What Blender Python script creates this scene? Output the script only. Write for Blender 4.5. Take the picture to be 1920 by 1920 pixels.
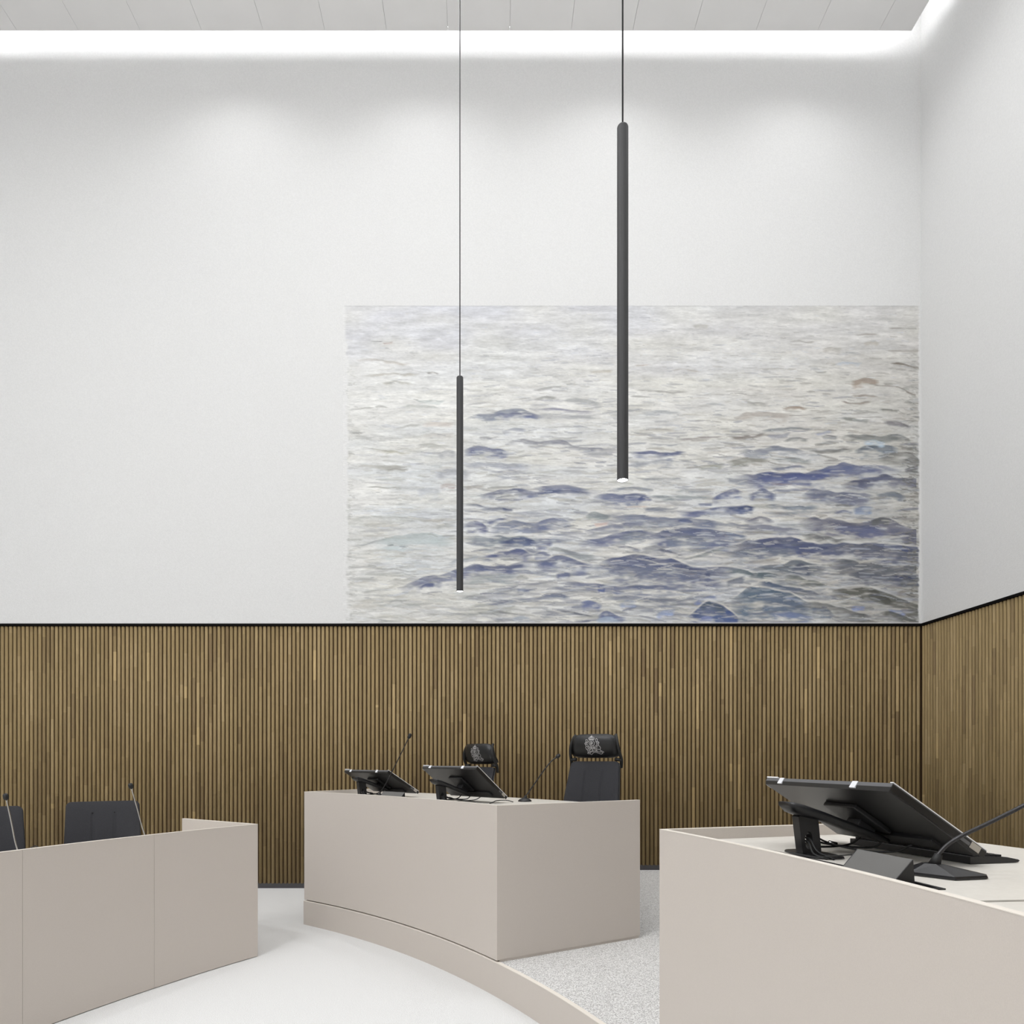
import bpy, bmesh, math, random
import numpy as np
from mathutils import Vector, Matrix

for o in list(bpy.data.objects):
    bpy.data.objects.remove(o, do_unlink=True)
SC = bpy.context.scene
COL = SC.collection
random.seed(7)
PI = math.pi

# ------------------------------------------------------------------ camera
CAM_Z = 1.248                       # eye height above the lower floor
F_PX, VP_X, VP_Y = 1295.1, 913.07, 1425.3   # focal length and vanishing point in 1920 px
cam = bpy.data.cameras.new('camera')
cam.sensor_width = 36.0
cam.lens = 36.0 * F_PX / 1920.0
cam.shift_x = (960 - VP_X) / 1920.0
cam.shift_y = (VP_Y - 960) / 1920.0
cam.clip_start = 0.05
camo = bpy.data.objects.new('camera', cam)
camo.location = (0, 0, CAM_Z)
camo.rotation_euler = (PI / 2, 0, 0)
COL.objects.link(camo)
SC.camera = camo

# ------------------------------------------------------------------ world, exposure
w = bpy.data.worlds.new('world'); SC.world = w
w.use_nodes = True
w.node_tree.nodes['Background'].inputs[0].default_value = (0.9, 0.95, 1.0, 1)
w.node_tree.nodes['Background'].inputs[1].default_value = 0.05
vs = SC.view_settings
vs.view_transform = 'Standard'; vs.look = 'None'; vs.gamma = 1.0
vs.use_curve_mapping = False
vs.exposure = 0.12

# light levels (the lamps themselves are built with their fixtures below)
COVE_STRENGTH = 15.0
WASH_POWER = 35.0
DOWN_FILL_POWER = {'bl': 12.0, 'br': 26.0, 'fl': 94.0, 'fr': 9.0}   # added fill downlights by back/front half of the room, left/right side
PENDANT_POWER = 3.0
LAMP_RGB = (0.972, 0.978, 0.995)

# ------------------------------------------------------------------ key sizes (metres)
WALL_Y = 6.728          # back wall face
WALL_R = 4.229          # right wall face
WALL_L = -6.50
WALL_F = -4.00
CEIL = 8.10
COVE = 0.24             # slot between ceiling panels and walls
SLOT_TOP = 8.62
DAIS = 0.177
C1 = (-4.729, 0.808)    # centre of the judges' arc
R1 = 5.55
WAIN = 2.552            # top of the slats
PITCH = 0.04062
TOPD = DAIS + 0.832     # bench rim on the platform
WORK = TOPD - 0.040

def px(x, y, Y):        # pixel -> point at depth Y
    return Vector(((x - VP_X) * Y / F_PX, Y, CAM_Z + (VP_Y - y) * Y / F_PX))

def pol(r, deg, z=0.0, c=C1):
    a = math.radians(deg)
    return Vector((c[0] + r * math.cos(a), c[1] + r * math.sin(a), z))

# ------------------------------------------------------------------ material helpers
def srgb(r, g, b):
    f = lambda v: (v / 12.92 if v <= 0.04045 else ((v + 0.055) / 1.055) ** 2.4)
    return (f(r / 255.0), f(g / 255.0), f(b / 255.0), 1.0)

def mat(name, col, rough=0.5, metal=0.0, spec=0.5):
    m = bpy.data.materials.new(name); m.use_nodes = True
    b = m.node_tree.nodes['Principled BSDF']
    b.inputs['Base Color'].default_value = col
    b.inputs['Roughness'].default_value = rough
    b.inputs['Metallic'].default_value = metal
    b.inputs['Specular IOR Level'].default_value = spec
    return m

def N(m, t, **kw):
    n = m.node_tree.nodes.new(t)
    for k, v in kw.items(): setattr(n, k, v)
    return n

def L(m, a, b): m.node_tree.links.new(a, b)

def speckle(m, scale, c1, c2, bump=0.0, bscale=None, detail=3.0, lo=0.35, hi=0.65, stretch=None, coord='Object'):
    bs = m.node_tree.nodes['Principled BSDF']
    tc = N(m, 'ShaderNodeTexCoord'); src = tc.outputs[coord]
    if stretch:
        mp = N(m, 'ShaderNodeMapping'); mp.inputs['Scale'].default_value = stretch
        L(m, src, mp.inputs['Vector']); src = mp.outputs['Vector']
    n = N(m, 'ShaderNodeTexNoise'); n.inputs['Scale'].default_value = scale; n.inputs['Detail'].default_value = detail
    L(m, src, n.inputs['Vector'])
    r = N(m, 'ShaderNodeValToRGB')
    r.color_ramp.elements[0].position = lo; r.color_ramp.elements[0].color = c1
    r.color_ramp.elements[1].position = hi; r.color_ramp.elements[1].color = c2
    L(m, n.outputs['Fac'], r.inputs['Fac']); L(m, r.outputs['Color'], bs.inputs['Base Color'])
    if bump:
        n2 = n
        if bscale:
            n2 = N(m, 'ShaderNodeTexNoise'); n2.inputs['Scale'].default_value = bscale; L(m, src, n2.inputs['Vector'])
        bp = N(m, 'ShaderNodeBump'); bp.inputs['Strength'].default_value = bump; bp.inputs['Distance'].default_value = 0.004
        L(m, n2.outputs['Fac'], bp.inputs['Height']); L(m, bp.outputs['Normal'], bs.inputs['Normal'])
    return m

def emit(name, col, s):
    m = bpy.data.materials.new(name); m.use_nodes = True
    nt = m.node_tree; nt.nodes.clear()
    e = nt.nodes.new('ShaderNodeEmission'); o = nt.nodes.new('ShaderNodeOutputMaterial')
    e.inputs[0].default_value = (*col, 1); e.inputs[1].default_value = s
    nt.links.new(e.outputs[0], o.inputs[0])
    return m

MT = {}
MT['wall'] = speckle(mat('white_stucco', srgb(217, 217, 216), 0.9, spec=0.2), 90, srgb(215, 215, 214), srgb(220, 220, 219), bump=0.25, bscale=110)
MT['ceiling'] = speckle(mat('ceiling_board', srgb(244, 243, 242), 0.85, spec=0.2), 3, srgb(243, 242, 241), srgb(245, 244, 243))
MT['carpet'] = speckle(mat('pale_carpet', srgb(226, 226, 224), 0.95, spec=0.1), 260, srgb(204, 204, 203), srgb(228, 228, 227), bump=0.5, bscale=300, lo=0.3, hi=0.6)
MT['loop'] = speckle(mat('loop_carpet', srgb(200, 198, 195), 0.95, spec=0.1), 200, srgb(160, 158, 156), srgb(230, 229, 227), bump=0.8, detail=2, lo=0.36, hi=0.6)
MT['bench'] = speckle(mat('beige_laminate', srgb(196, 187, 176), 0.45, spec=0.35), 420, srgb(198, 190, 182), srgb(202, 194, 186), bump=0.04)
MT['rim'] = mat('bench_edge_lit', srgb(226, 219, 209), 0.5, spec=0.4)  # paler than the laminate: light on upward-facing edges put into the colour
MT['work'] = speckle(mat('worktop_laminate', srgb(214, 210, 202), 0.4, spec=0.4), 60, srgb(212, 208, 200), srgb(216, 212, 204))
MT['black'] = mat('black_plastic', srgb(28, 28, 30), 0.38)
MT['blacksoft'] = mat('black_rubber', srgb(20, 20, 21), 0.6)
MT['gap'] = mat('black_shadow_profile', srgb(12, 10, 9), 0.8, spec=0.1)
MT['hood'] = mat('grey_metal_hood', srgb(108, 107, 105), 0.45, metal=0.3)
MT['skirt'] = mat('charcoal_skirting', srgb(66, 64, 66), 0.6)
MT['backing'] = mat('dark_slat_backing', srgb(70, 55, 38), 0.8, spec=0.1)
MT['leather'] = speckle(mat('black_leather', srgb(22, 22, 23), 0.38), 300, srgb(20, 20, 21), srgb(27, 27, 28), bump=0.15)
MT['fabric'] = speckle(mat('charcoal_fabric', srgb(62, 61, 67), 0.9, spec=0.15), 500, srgb(51, 51, 54), srgb(62, 62, 65), bump=0.25)
MT['chrome'] = mat('brushed_steel', srgb(190, 188, 186), 0.25, metal=1.0)
MT['neck'] = mat('dark_gooseneck', srgb(52, 51, 52), 0.32, metal=0.6)
MT['silver'] = mat('silver_thread', srgb(176, 174, 174), 0.6, metal=0.2)
MT['white'] = mat('white_film', srgb(235, 235, 235), 0.35)
MT['tape'] = mat('white_tape', srgb(225, 226, 230), 0.4)
MT['silverlabel'] = mat('silver_label', srgb(168, 162, 152), 0.4)
MT['mon'] = mat('monitor_black', srgb(30, 29, 29), 0.33)
MT['monedge'] = mat('monitor_grey_edge', srgb(92, 92, 94), 0.4)
MT['screen'] = mat('dark_screen', srgb(8, 8, 10), 0.12)
MT['tube'] = speckle(mat('anthracite_tube', srgb(44, 44, 45), 0.5), 6, srgb(40, 40, 41), srgb(48, 48, 49), stretch=(40, 40, 1))
MT['cord'] = mat('black_cord', srgb(25, 25, 25), 0.6)
MT['cove'] = emit('led_strip', LAMP_RGB, COVE_STRENGTH)
MT['lens'] = emit('lamp_lens', LAMP_RGB, 14.0)
MT['trimring'] = mat('white_lamp_ring', srgb(225, 225, 225), 0.5)

def slat_material():
    m = mat('oiled_wood_slats', srgb(128, 108, 76), 0.62, spec=0.25)
    bs = m.node_tree.nodes['Principled BSDF']
    oi = N(m, 'ShaderNodeObjectInfo'); gi = N(m, 'ShaderNodeNewGeometry'); tc = N(m, 'ShaderNodeTexCoord')
    r = N(m, 'ShaderNodeMath', operation='ADD'); L(m, oi.outputs['Random'], r.inputs[0]); L(m, gi.outputs['Random Per Island'], r.inputs[1])
    sx = N(m, 'ShaderNodeSeparateXYZ'); L(m, tc.outputs['Object'], sx.inputs[0])
    r17 = N(m, 'ShaderNodeMath', operation='MULTIPLY'); L(m, r.outputs[0], r17.inputs[0]); r17.inputs[1].default_value = 71.3
    def pieces(freq, off):                        # finger-jointed lengths along the slat
        z = N(m, 'ShaderNodeMath', operation='MULTIPLY_ADD'); L(m, sx.outputs['Z'], z.inputs[0]); z.inputs[1].default_value = freq; L(m, r17.outputs[0], z.inputs[2])
        fl = N(m, 'ShaderNodeMath', operation='FLOOR'); L(m, z.outputs[0], fl.inputs[0])
        cb = N(m, 'ShaderNodeCombineXYZ'); L(m, fl.outputs[0], cb.inputs[0]); L(m, r17.outputs[0], cb.inputs[1]); cb.inputs[2].default_value = off
        wn = N(m, 'ShaderNodeTexWhiteNoise', noise_dimensions='3D'); L(m, cb.outputs[0], wn.inputs['Vector'])
        return wn.outputs['Value']
    p1 = pieces(1.15, 0.0); p2 = pieces(2.3, 3.0)
    ramp = N(m, 'ShaderNodeValToRGB'); e = ramp.color_ramp.elements
    e[0].position = 0.0; e[0].color = srgb(122, 103, 74)
    e[1].position = 1.0; e[1].color = srgb(170, 146, 104)
    for pos, c in ((0.3, (139, 120, 85)), (0.62, (149, 129, 92)), (0.88, (157, 137, 101)), (0.95, (182, 158, 114))):
        k = ramp.color_ramp.elements.new(pos); k.color = srgb(*c)
    mx0 = N(m, 'ShaderNodeMath', operation='MULTIPLY_ADD'); L(m, p1, mx0.inputs[0]); mx0.inputs[1].default_value = 0.62
    m2 = N(m, 'ShaderNodeMath', operation='MULTIPLY'); L(m, p2, m2.inputs[0]); m2.inputs[1].default_value = 0.38
    L(m, m2.outputs[0], mx0.inputs[2]); L(m, mx0.outputs[0], ramp.inputs['Fac'])
    # grain, long along the slat, different on every slat
    mp = N(m, 'ShaderNodeMapping'); mp.inputs['Scale'].default_value = (160, 160, 5)
    cb2 = N(m, 'ShaderNodeCombineXYZ'); L(m, r17.outputs[0], cb2.inputs[0]); L(m, r17.outputs[0], cb2.inputs[2])
    L(m, tc.outputs['Object'], mp.inputs['Vector']); L(m, cb2.outputs[0], mp.inputs['Location'])
    n = N(m, 'ShaderNodeTexNoise'); n.inputs['Scale'].default_value = 1.0; n.inputs['Detail'].default_value = 4; L(m, mp.outputs[0], n.inputs['Vector'])
    g = N(m, 'ShaderNodeMapRange'); L(m, n.outputs['Fac'], g.inputs['Value'])
    g.inputs['From Min'].default_value = 0.25; g.inputs['From Max'].default_value = 0.75
    g.inputs['To Min'].default_value = 0.84; g.inputs['To Max'].default_value = 1.14
    mx = N(m, 'ShaderNodeMix', data_type='RGBA', blend_type='MULTIPLY'); mx.inputs[0].default_value = 1.0
    L(m, ramp.outputs['Color'], mx.inputs[6]); L(m, g.outputs['Result'], mx.inputs[7])
    L(m, mx.outputs[2], bs.inputs['Base Color'])
    return m
MT['slat'] = slat_material()

# ------------------------------------------------------------------ mesh helpers
def mesh_obj(name, verts, faces, m, parent=None, smooth=False, loc=None):
    me = bpy.data.meshes.new(name)
    me.from_pydata([tuple(v) for v in verts], [], faces)
    b = bmesh.new(); b.from_mesh(me); bmesh.ops.recalc_face_normals(b, faces=b.faces); b.to_mesh(me); b.free()
    return link(name, me, m, parent, smooth, loc)

def link(name, me, m, parent=None, smooth=False, loc=None):
    if m is not None: me.materials.append(m)
    if smooth:
        for p in me.polygons: p.use_smooth = True
    o = bpy.data.objects.new(name, me); COL.objects.link(o)
    if parent is not None: o.parent = parent
    if loc is not None: o.location = loc
    return o

def bm_obj(name, bm, m, parent=None, smooth=False, loc=None):
    bmesh.ops.recalc_face_normals(bm, faces=bm.faces)
    me = bpy.data.meshes.new(name); bm.to_mesh(me); bm.free()
    return link(name, me, m, parent, smooth, loc)

def empty(name, loc=(0, 0, 0), rz=0.0):
    o = bpy.data.objects.new(name, None); o.empty_display_size = 0.1
    o.location = loc; o.rotation_euler = (0, 0, rz); COL.objects.link(o)
    return o

def tag(o, label=None, cat=None, group=None, kind=None):
    if label: o['label'] = label
    if cat: o['category'] = cat
    if group: o['group'] = group
    if kind: o['kind'] = kind
    return o

def box_data(x0, x1, y0, y1, z0, z1):
    v = [(x, y, z) for z in (z0, z1) for y in (y0, y1) for x in (x0, x1)]
    f = [(0, 2, 3, 1), (4, 5, 7, 6), (0, 1, 5, 4), (2, 6, 7, 3), (0, 4, 6, 2), (1, 3, 7, 5)]
    return v, f

def box(name, x0, x1, y0, y1, z0, z1, m, parent=None, bevel=0.0, seg=2):
    v, f = box_data(x0, x1, y0, y1, z0, z1)
    bm = bmesh.new(); vv = [bm.verts.new(p) for p in v]
    for q in f: bm.faces.new([vv[i] for i in q])
    if bevel:
        bmesh.ops.bevel(bm, geom=bm.edges[:], offset=bevel, segments=seg, profile=0.5, affect='EDGES')
    return bm_obj(name, bm, m, parent, smooth=False)

def arc_prism(c, r0, r1, a0, a1, z0, z1, n):
    """closed block between two radii and two angles (degrees)"""
    v = []; f = []
    for i in range(n + 1):
        a = a0 + (a1 - a0) * i / n
        for r in (r0, r1):
            for z in (z0, z1): v.append(tuple(pol(r, a, z, c)))
    for i in range(n):
        k = 4 * i; j = k + 4
        f += [(k, j, j + 1, k + 1), (k + 2, k + 3, j + 3, j + 2), (k, k + 2, j + 2, j), (k + 1, j + 1, j + 3, k + 3)]
    k = 4 * n
    f += [(0, 1, 3, 2), (k, k + 2, k + 3, k + 1)]
    return v, f

def tube_data(pts, rad, n=8):
    pts = [Vector(p) for p in pts]
    rads = rad if isinstance(rad, (list, tuple)) else [rad] * len(pts)
    v = []; f = []
    up = None
    for i, p in enumerate(pts):
        d = (pts[min(i + 1, len(pts) - 1)] - pts[max(i - 1, 0)]).normalized()
        if up is None:
            up = Vector((0, 0, 1)) if abs(d.z) < 0.9 else Vector((1, 0, 0))
        s = d.cross(up).normalized(); up = s.cross(d).normalized()
        for k in range(n):
            a = 2 * PI * k / n
            v.append(tuple(p + (s * math.cos(a) + up * math.sin(a)) * rads[i]))
    for i in range(len(pts) - 1):
        for k in range(n):
            k2 = (k + 1) % n
            f.append((i * n + k, i * n + k2, (i + 1) * n + k2, (i + 1) * n + k))
    f.append(tuple(range(n - 1, -1, -1))); f.append(tuple(range((len(pts) - 1) * n, len(pts) * n)))
    return v, f

def tube(name, pts, rad, m, parent=None, n=8):
    v, f = tube_data(pts, rad, n)
    o = mesh_obj(name, v, f, m, parent, smooth=True)
    return o

def spline(ctrl, n=10):
    """Catmull-Rom through the control points"""
    P = [Vector(p) for p in ctrl]; P = [2 * P[0] - P[1]] + P + [2 * P[-1] - P[-2]]
    out = []
    for i in range(1, len(P) - 2):
        for k in range(n):
            t = k / n
            out.append(0.5 * ((2 * P[i]) + (P[i + 1] - P[i - 1]) * t + (2 * P[i - 1] - 5 * P[i] + 4 * P[i + 1] - P[i + 2]) * t * t
                              + (3 * P[i] - P[i - 1] - 3 * P[i + 1] + P[i + 2]) * t ** 3))
    out.append(P[-2]); return out

def lathe(name, prof, m, parent=None, n=32, loc=None, smooth=True):
    """prof: list of (radius, z)"""
    v = []; f = []
    for r, z in prof:
        for k in range(n):
            a = 2 * PI * k / n; v.append((r * math.cos(a), r * math.sin(a), z))
    for i in range(len(prof) - 1):
        for k in range(n):
            k2 = (k + 1) % n
            f.append((i * n + k, i * n + k2, (i + 1) * n + k2, (i + 1) * n + k))
    f.append(tuple(range(n - 1, -1, -1))); f.append(tuple(range((len(prof) - 1) * n, len(prof) * n)))
    return mesh_obj(name, v, f, m, parent, smooth=smooth, loc=loc)

def copy_tree(o, parent=None):
    c = o.copy(); COL.objects.link(c)
    if parent is not None: c.parent = parent
    for ch in list(o.children):
        copy_tree(ch, c)
    return c

# ================================================================== STRUCTURE
def struct(o): o['kind'] = 'structure'; return o

# floors
floor = struct(box('floor', WALL_L - 0.2, WALL_R + 0.2, WALL_F - 0.2, WALL_Y + 0.2, -0.12, 0.0, MT['carpet']))
A_END, A_START = -32.0, 53.1            # platform arc from behind the camera to the left end of the bench
pts = [pol(R1 + 0.016, A_END + (A_START - A_END) * i / 90, 0) for i in range(91)]
far = pol(R1, A_START, 0); dirv = (far - Vector((C1[0], C1[1], 0))).normalized()
tt = (WALL_Y + 0.05 - far.y) / dirv.y
bl = far + dirv * tt
near = pts[0]; d2 = (near - Vector((C1[0], C1[1], 0))).normalized(); t2 = (WALL_R + 0.05 - near.x) / d2.x
br = near + d2 * t2
poly = [(p.x, p.y) for p in pts] + [(bl.x, bl.y), (WALL_R + 0.05, WALL_Y + 0.05), (br.x, br.y)]
nP = len(poly)
plat = struct(mesh_obj('floor_platform', [(x, y, 0.0005) for x, y in poly] + [(x, y, DAIS) for x, y in poly],
              [tuple(range(nP - 1, -1, -1)), tuple(range(nP, 2 * nP))] + [(i, (i + 1) % nP, nP + (i + 1) % nP, nP + i) for i in range(nP)], MT['loop']))
v, f = arc_prism(C1, R1 + 0.004, R1 + 0.0165, A_END, A_START, 0.0, DAIS + 0.001, 90)
mesh_obj('riser', v, f, MT['bench'], plat)
v, f = arc_prism(C1, R1 + 0.0036, R1 + 0.027, A_END, A_START, DAIS + 0.001, DAIS + 0.004, 90)
mesh_obj('riser_edge', v, f, MT['rim'], plat)

# back wall: white part above, slatted wainscot below
wallb = struct(box('wall_back', WALL_L - 0.2, WALL_R + 0.2, WALL_Y, WALL_Y + 0.2, WAIN + 0.026, SLOT_TOP, MT['wall']))
wallr = struct(box('wall_right', WALL_R, WALL_R + 0.2, WALL_F - 0.2, WALL_Y, WAIN + 0.026, SLOT_TOP, MT['wall']))
walll = struct(box('wall_left', WALL_L - 0.2, WALL_L, WALL_F - 0.2, WALL_Y, 0.0, SLOT_TOP, MT['wall']))
wallf = struct(box('wall_front', WALL_L, WALL_R, WALL_F - 0.2, WALL_F, 0.0, SLOT_TOP, MT['wall']))
box('slat_backing', WALL_L - 0.2, WALL_R + 0.2, WALL_Y + 0.018, WALL_Y + 0.2, 0.0, WAIN + 0.026, MT['backing'], wallb)
box('slat_backing', WALL_R + 0.018, WALL_R + 0.2, WALL_F - 0.2, WALL_Y + 0.018, 0.0, WAIN + 0.026, MT['backing'], wallr)
# black shadow profile along the top of the slats
struct(box('trim_1', WALL_L, WALL_R + 0.01, WALL_Y - 0.006, WALL_Y + 0.018, WAIN + 0.004, WAIN + 0.0262, MT['gap']))
struct(box('trim_2', WALL_R - 0.006, WALL_R + 0.018, WALL_F, WALL_Y - 0.006, WAIN + 0.004, WAIN + 0.0262, MT['gap']))
# charcoal skirting
SK = 0.046
xd = bl.x
struct(box('baseboard_back', WALL_L, xd + 0.02, WALL_Y + 0.004, WALL_Y + 0.018, 0.0, SK + 0.004, MT['skirt']))
struct(box('baseboard_platform', xd - 0.02, WALL_R + 0.01, WALL_Y + 0.004, WALL_Y + 0.018, DAIS, DAIS + SK + 0.004, MT['skirt']))
struct(box('baseboard_right', WALL_R + 0.004, WALL_R + 0.018, br.y, WALL_Y, DAIS, DAIS + SK + 0.004, MT['skirt']))

# slats: half-round wooden bars
def slat_mesh(name, z0, z1):
    wd, dp = 0.0150, 0.0175
    prof = [(-wd, 0.0), (-wd, -dp * 0.42), (-wd * 0.8, -dp * 0.74), (-wd * 0.42, -dp * 0.95), (0, -dp),
            (wd * 0.42, -dp * 0.95), (wd * 0.8, -dp * 0.74), (wd, -dp * 0.42), (wd, 0.0)]
    n = len(prof)
    V = [(x, y, z0) for x, y in prof] + [(x, y, z1) for x, y in prof]
    F = [(i, (i + 1) % n, n + (i + 1) % n, n + i) for i in range(n)] + [tuple(range(n - 1, -1, -1)), tuple(range(n, 2 * n))]
    me = bpy.data.meshes.new(name); me.from_pydata(V, [], F)
    b = bmesh.new(); b.from_mesh(me); bmesh.ops.recalc_face_normals(b, faces=b.faces); b.to_mesh(me); b.free()
    for p in me.polygons: p.use_smooth = len(p.vertices) == 4
    for i in (0, 7, 8): me.polygons[i].use_smooth = False
    me.materials.append(MT['slat'])
    return me
SL_LOW = slat_mesh('slat_long', SK, WAIN)
SL_DAIS = slat_mesh('slat_short', DAIS + SK, WAIN)
def slat(me, x, y, rz, parent):
    o = bpy.data.objects.new('slat', me); COL.objects.link(o)
    o.location = (x, y, 0); o.rotation_euler = (0, 0, rz); o.parent = parent
NB = 226
for i in range(NB):
    x = WALL_R - PITCH * (i + 0.5)
    slat(SL_LOW if x < xd else SL_DAIS, x, WALL_Y + 0.018, 0, wallb)
NR = 46
for i in range(NR):
    slat(SL_DAIS, WALL_R + 0.018, WALL_Y - PITCH * (i + 0.5), -PI / 2, wallr)
def slat_run(me, xs, parent):              # the slats past the picture's edge, joined
    bm = bmesh.new()
    for (x, y, rz) in xs:
        t = bmesh.new(); t.from_mesh(me)
        t.transform(Matrix.Translation((x, y, 0)) @ Matrix.Rotation(rz, 4, 'Z'))
        tm = bpy.data.meshes.new('t'); t.to_mesh(tm); t.free(); bm.from_mesh(tm); bpy.data.meshes.remove(tm)
    o = bm_obj('slat_run', bm, MT['slat'], parent); o['kind'] = 'stuff'
k = NB; xs = []
while WALL_R - PITCH * (k + 0.5) > WALL_L + 0.02:
    xs.append((WALL_R - PITCH * (k + 0.5), WALL_Y + 0.018, 0)); k += 1
slat_run(SL_LOW, xs, wallb)
k = NR; xs = []
while WALL_Y - PITCH * (k + 0.5) > WALL_F + 0.02:
    xs.append((WALL_R + 0.018, WALL_Y - PITCH * (k + 0.5), -PI / 2)); k += 1
slat_run(SL_DAIS, xs, wallr)

# ceiling: slab above, long panels hanging below it, lit slot all round
ceil = struct(box('ceiling', WALL_L - 0.2, WALL_R + 0.2, WALL_F - 0.2, WALL_Y + 0.2, SLOT_TOP, SLOT_TOP + 0.2, MT['ceiling']))
YE = WALL_Y - COVE
PW = 115.42 * YE / F_PX
xr = WALL_R - COVE
x1 = (1648.0 - VP_X) * YE / F_PX
edges = [xr, x1]
while edges[-1] - PW > WALL_L + COVE + 0.1: edges.append(edges[-1] - PW)
edges.append(WALL_L + COVE)
for a, b in zip(edges[:-1], edges[1:]):
    box('ceiling_panel', b + 0.0012, a - 0.0012, WALL_F + COVE, YE, CEIL, CEIL + 0.02, MT['ceiling'], ceil)
for nm, q in (('edge_lip', (WALL_L + COVE, xr, YE - 0.006, YE)), ('edge_lip', (WALL_L + COVE, xr, WALL_F + COVE, WALL_F + COVE + 0.006)),
              ('edge_lip', (xr - 0.006, xr, WALL_F + COVE + 0.006, YE - 0.006)), ('edge_lip', (WALL_L + COVE, WALL_L + COVE + 0.006, WALL_F + COVE + 0.006, YE - 0.006))):
    box(nm, *q, CEIL + 0.02, CEIL + 0.077, MT['ceiling'], ceil)      # upstand that hides the light strips
box('panel_carrier', WALL_L + COVE + 0.02, xr - 0.02, WALL_F + COVE + 0.02, YE - 0.02, CEIL + 0.02, CEIL + 0.03, MT['ceiling'], ceil)

def cove(name, x0, x1, y0, y1, side, label):
    t = empty(name, ((x0 + x1) / 2, (y0 + y1) / 2, CEIL + 0.03))
    tag(t, label, 'light strip', 'light strips in the ceiling slot')
    cx, cy = t.location.x, t.location.y
    box('aluminium_profile', x0 - cx, x1 - cx, y0 - cy, y1 - cy, 0.0, 0.085, MT['trimring'], t)
    z0, z1 = 0.015, 0.080; e = 0.002
    if side == '+y': q = [(x0 - cx, y1 - cy + e, z0), (x1 - cx, y1 - cy + e, z0), (x1 - cx, y1 - cy + e, z1), (x0 - cx, y1 - cy + e, z1)]
    if side == '-y': q = [(x0 - cx, y0 - cy - e, z0), (x1 - cx, y0 - cy - e, z0), (x1 - cx, y0 - cy - e, z1), (x0 - cx, y0 - cy - e, z1)]
    if side == '+x': q = [(x1 - cx + e, y0 - cy, z0), (x1 - cx + e, y1 - cy, z0), (x1 - cx + e, y1 - cy, z1), (x1 - cx + e, y0 - cy, z1)]
    if side == '-x': q = [(x0 - cx - e, y0 - cy, z0), (x0 - cx - e, y1 - cy, z0), (x0 - cx - e, y1 - cy, z1), (x0 - cx - e, y0 - cy, z1)]
    zt_ = 0.087                                   # the diffuser wraps over the top of the profile
    q += [(x0 - cx, y0 - cy, zt_), (x1 - cx, y0 - cy, zt_), (x1 - cx, y1 - cy, zt_), (x0 - cx, y1 - cy, zt_)]
    me = bpy.data.meshes.new('led_diffuser'); me.from_pydata(q, [], [(0, 1, 2, 3), (4, 5, 6, 7)])
    link('led_diffuser', me, MT['cove'], t)
IN = 0.07
cove('cove_light', WALL_L + COVE + IN, xr - 0.01, YE - IN - 0.03, YE - IN, '+y', 'white light strip in the ceiling slot above the sea mural')
cove('cove_light', xr - IN - 0.03, xr - IN, WALL_F + COVE + IN, YE - IN - 0.06, '+x', 'white light strip in the ceiling slot along the right wall')
cove('cove_light', WALL_L + COVE + IN, WALL_L + COVE + IN + 0.03, WALL_F + COVE + IN, YE - IN - 0.06, '-x', 'white light strip in the ceiling slot along the far left wall')
cove('cove_light', WALL_L + COVE + IN, xr - IN, WALL_F + COVE + IN, WALL_F + COVE + IN + 0.03, '-y', 'white light strip in the ceiling slot behind the viewer')

# recessed ceiling lamps (just above the picture): wall washers by the back wall, unseen downlights added to fill the room with light
def fixture(name, x, y, label, group, r):
    t = empty(name, (x, y, CEIL)); tag(t, label, 'ceiling lamp', group)
    lathe('lamp_ring', [(r, -0.0005), (r + 0.014, -0.0005), (r + 0.014, -0.004), (r, -0.005)], MT['trimring'], t, n=24)
    lathe('lamp_lens', [(0.001, -0.001), (r, -0.001), (r, -0.002), (0.001, -0.002)], MT['lens'], t, n=24)
    return t
for i, xp in enumerate((450, 797, 1141, 1486)):
    X = (xp - VP_X) * WALL_Y / F_PX
    t = fixture('wall_washer', X, WALL_Y - 0.78, ('leftmost', 'second from left', 'third from left', 'rightmost')[i] + ' recessed wall washer lamp in the ceiling by the mural wall', 'wall washers by the back wall', 0.05)
    l = bpy.data.lights.new('wash', 'SPOT'); l.energy = WASH_POWER; l.color = LAMP_RGB
    l.spot_size = math.radians(138); l.spot_blend = 0.75; l.shadow_soft_size = 0.05
    lo = bpy.data.objects.new('lamp_light', l); lo.parent = t; lo.location = (0, 0, -0.012); COL.objects.link(lo)
for j, y in enumerate((4.2, 2.0, -0.4, -2.8)):
    for i, x in enumerate((-5.0, -3.0, -1.0, 1.0, 3.0)):
        t = fixture('added_downlight', x, y, 'added round ceiling fill lamp out of view, ' + ('first', 'second', 'third', 'fourth')[j] + ' row from the mural wall, ' + ('leftmost', 'left of centre', 'centre', 'right of centre', 'rightmost')[i] + ' in its row', 'added fill lamps over the court floor', 0.11)
        l = bpy.data.lights.new('down', 'AREA'); l.shape = 'DISK'; l.size = 0.22; l.color = LAMP_RGB
        l.energy = DOWN_FILL_POWER[('b' if y > 1 else 'f') + ('l' if x < -2 else 'r')]
        lo = bpy.data.objects.new('lamp_light', l); lo.parent = t; lo.location = (0, 0, -0.012); COL.objects.link(lo)

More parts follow.
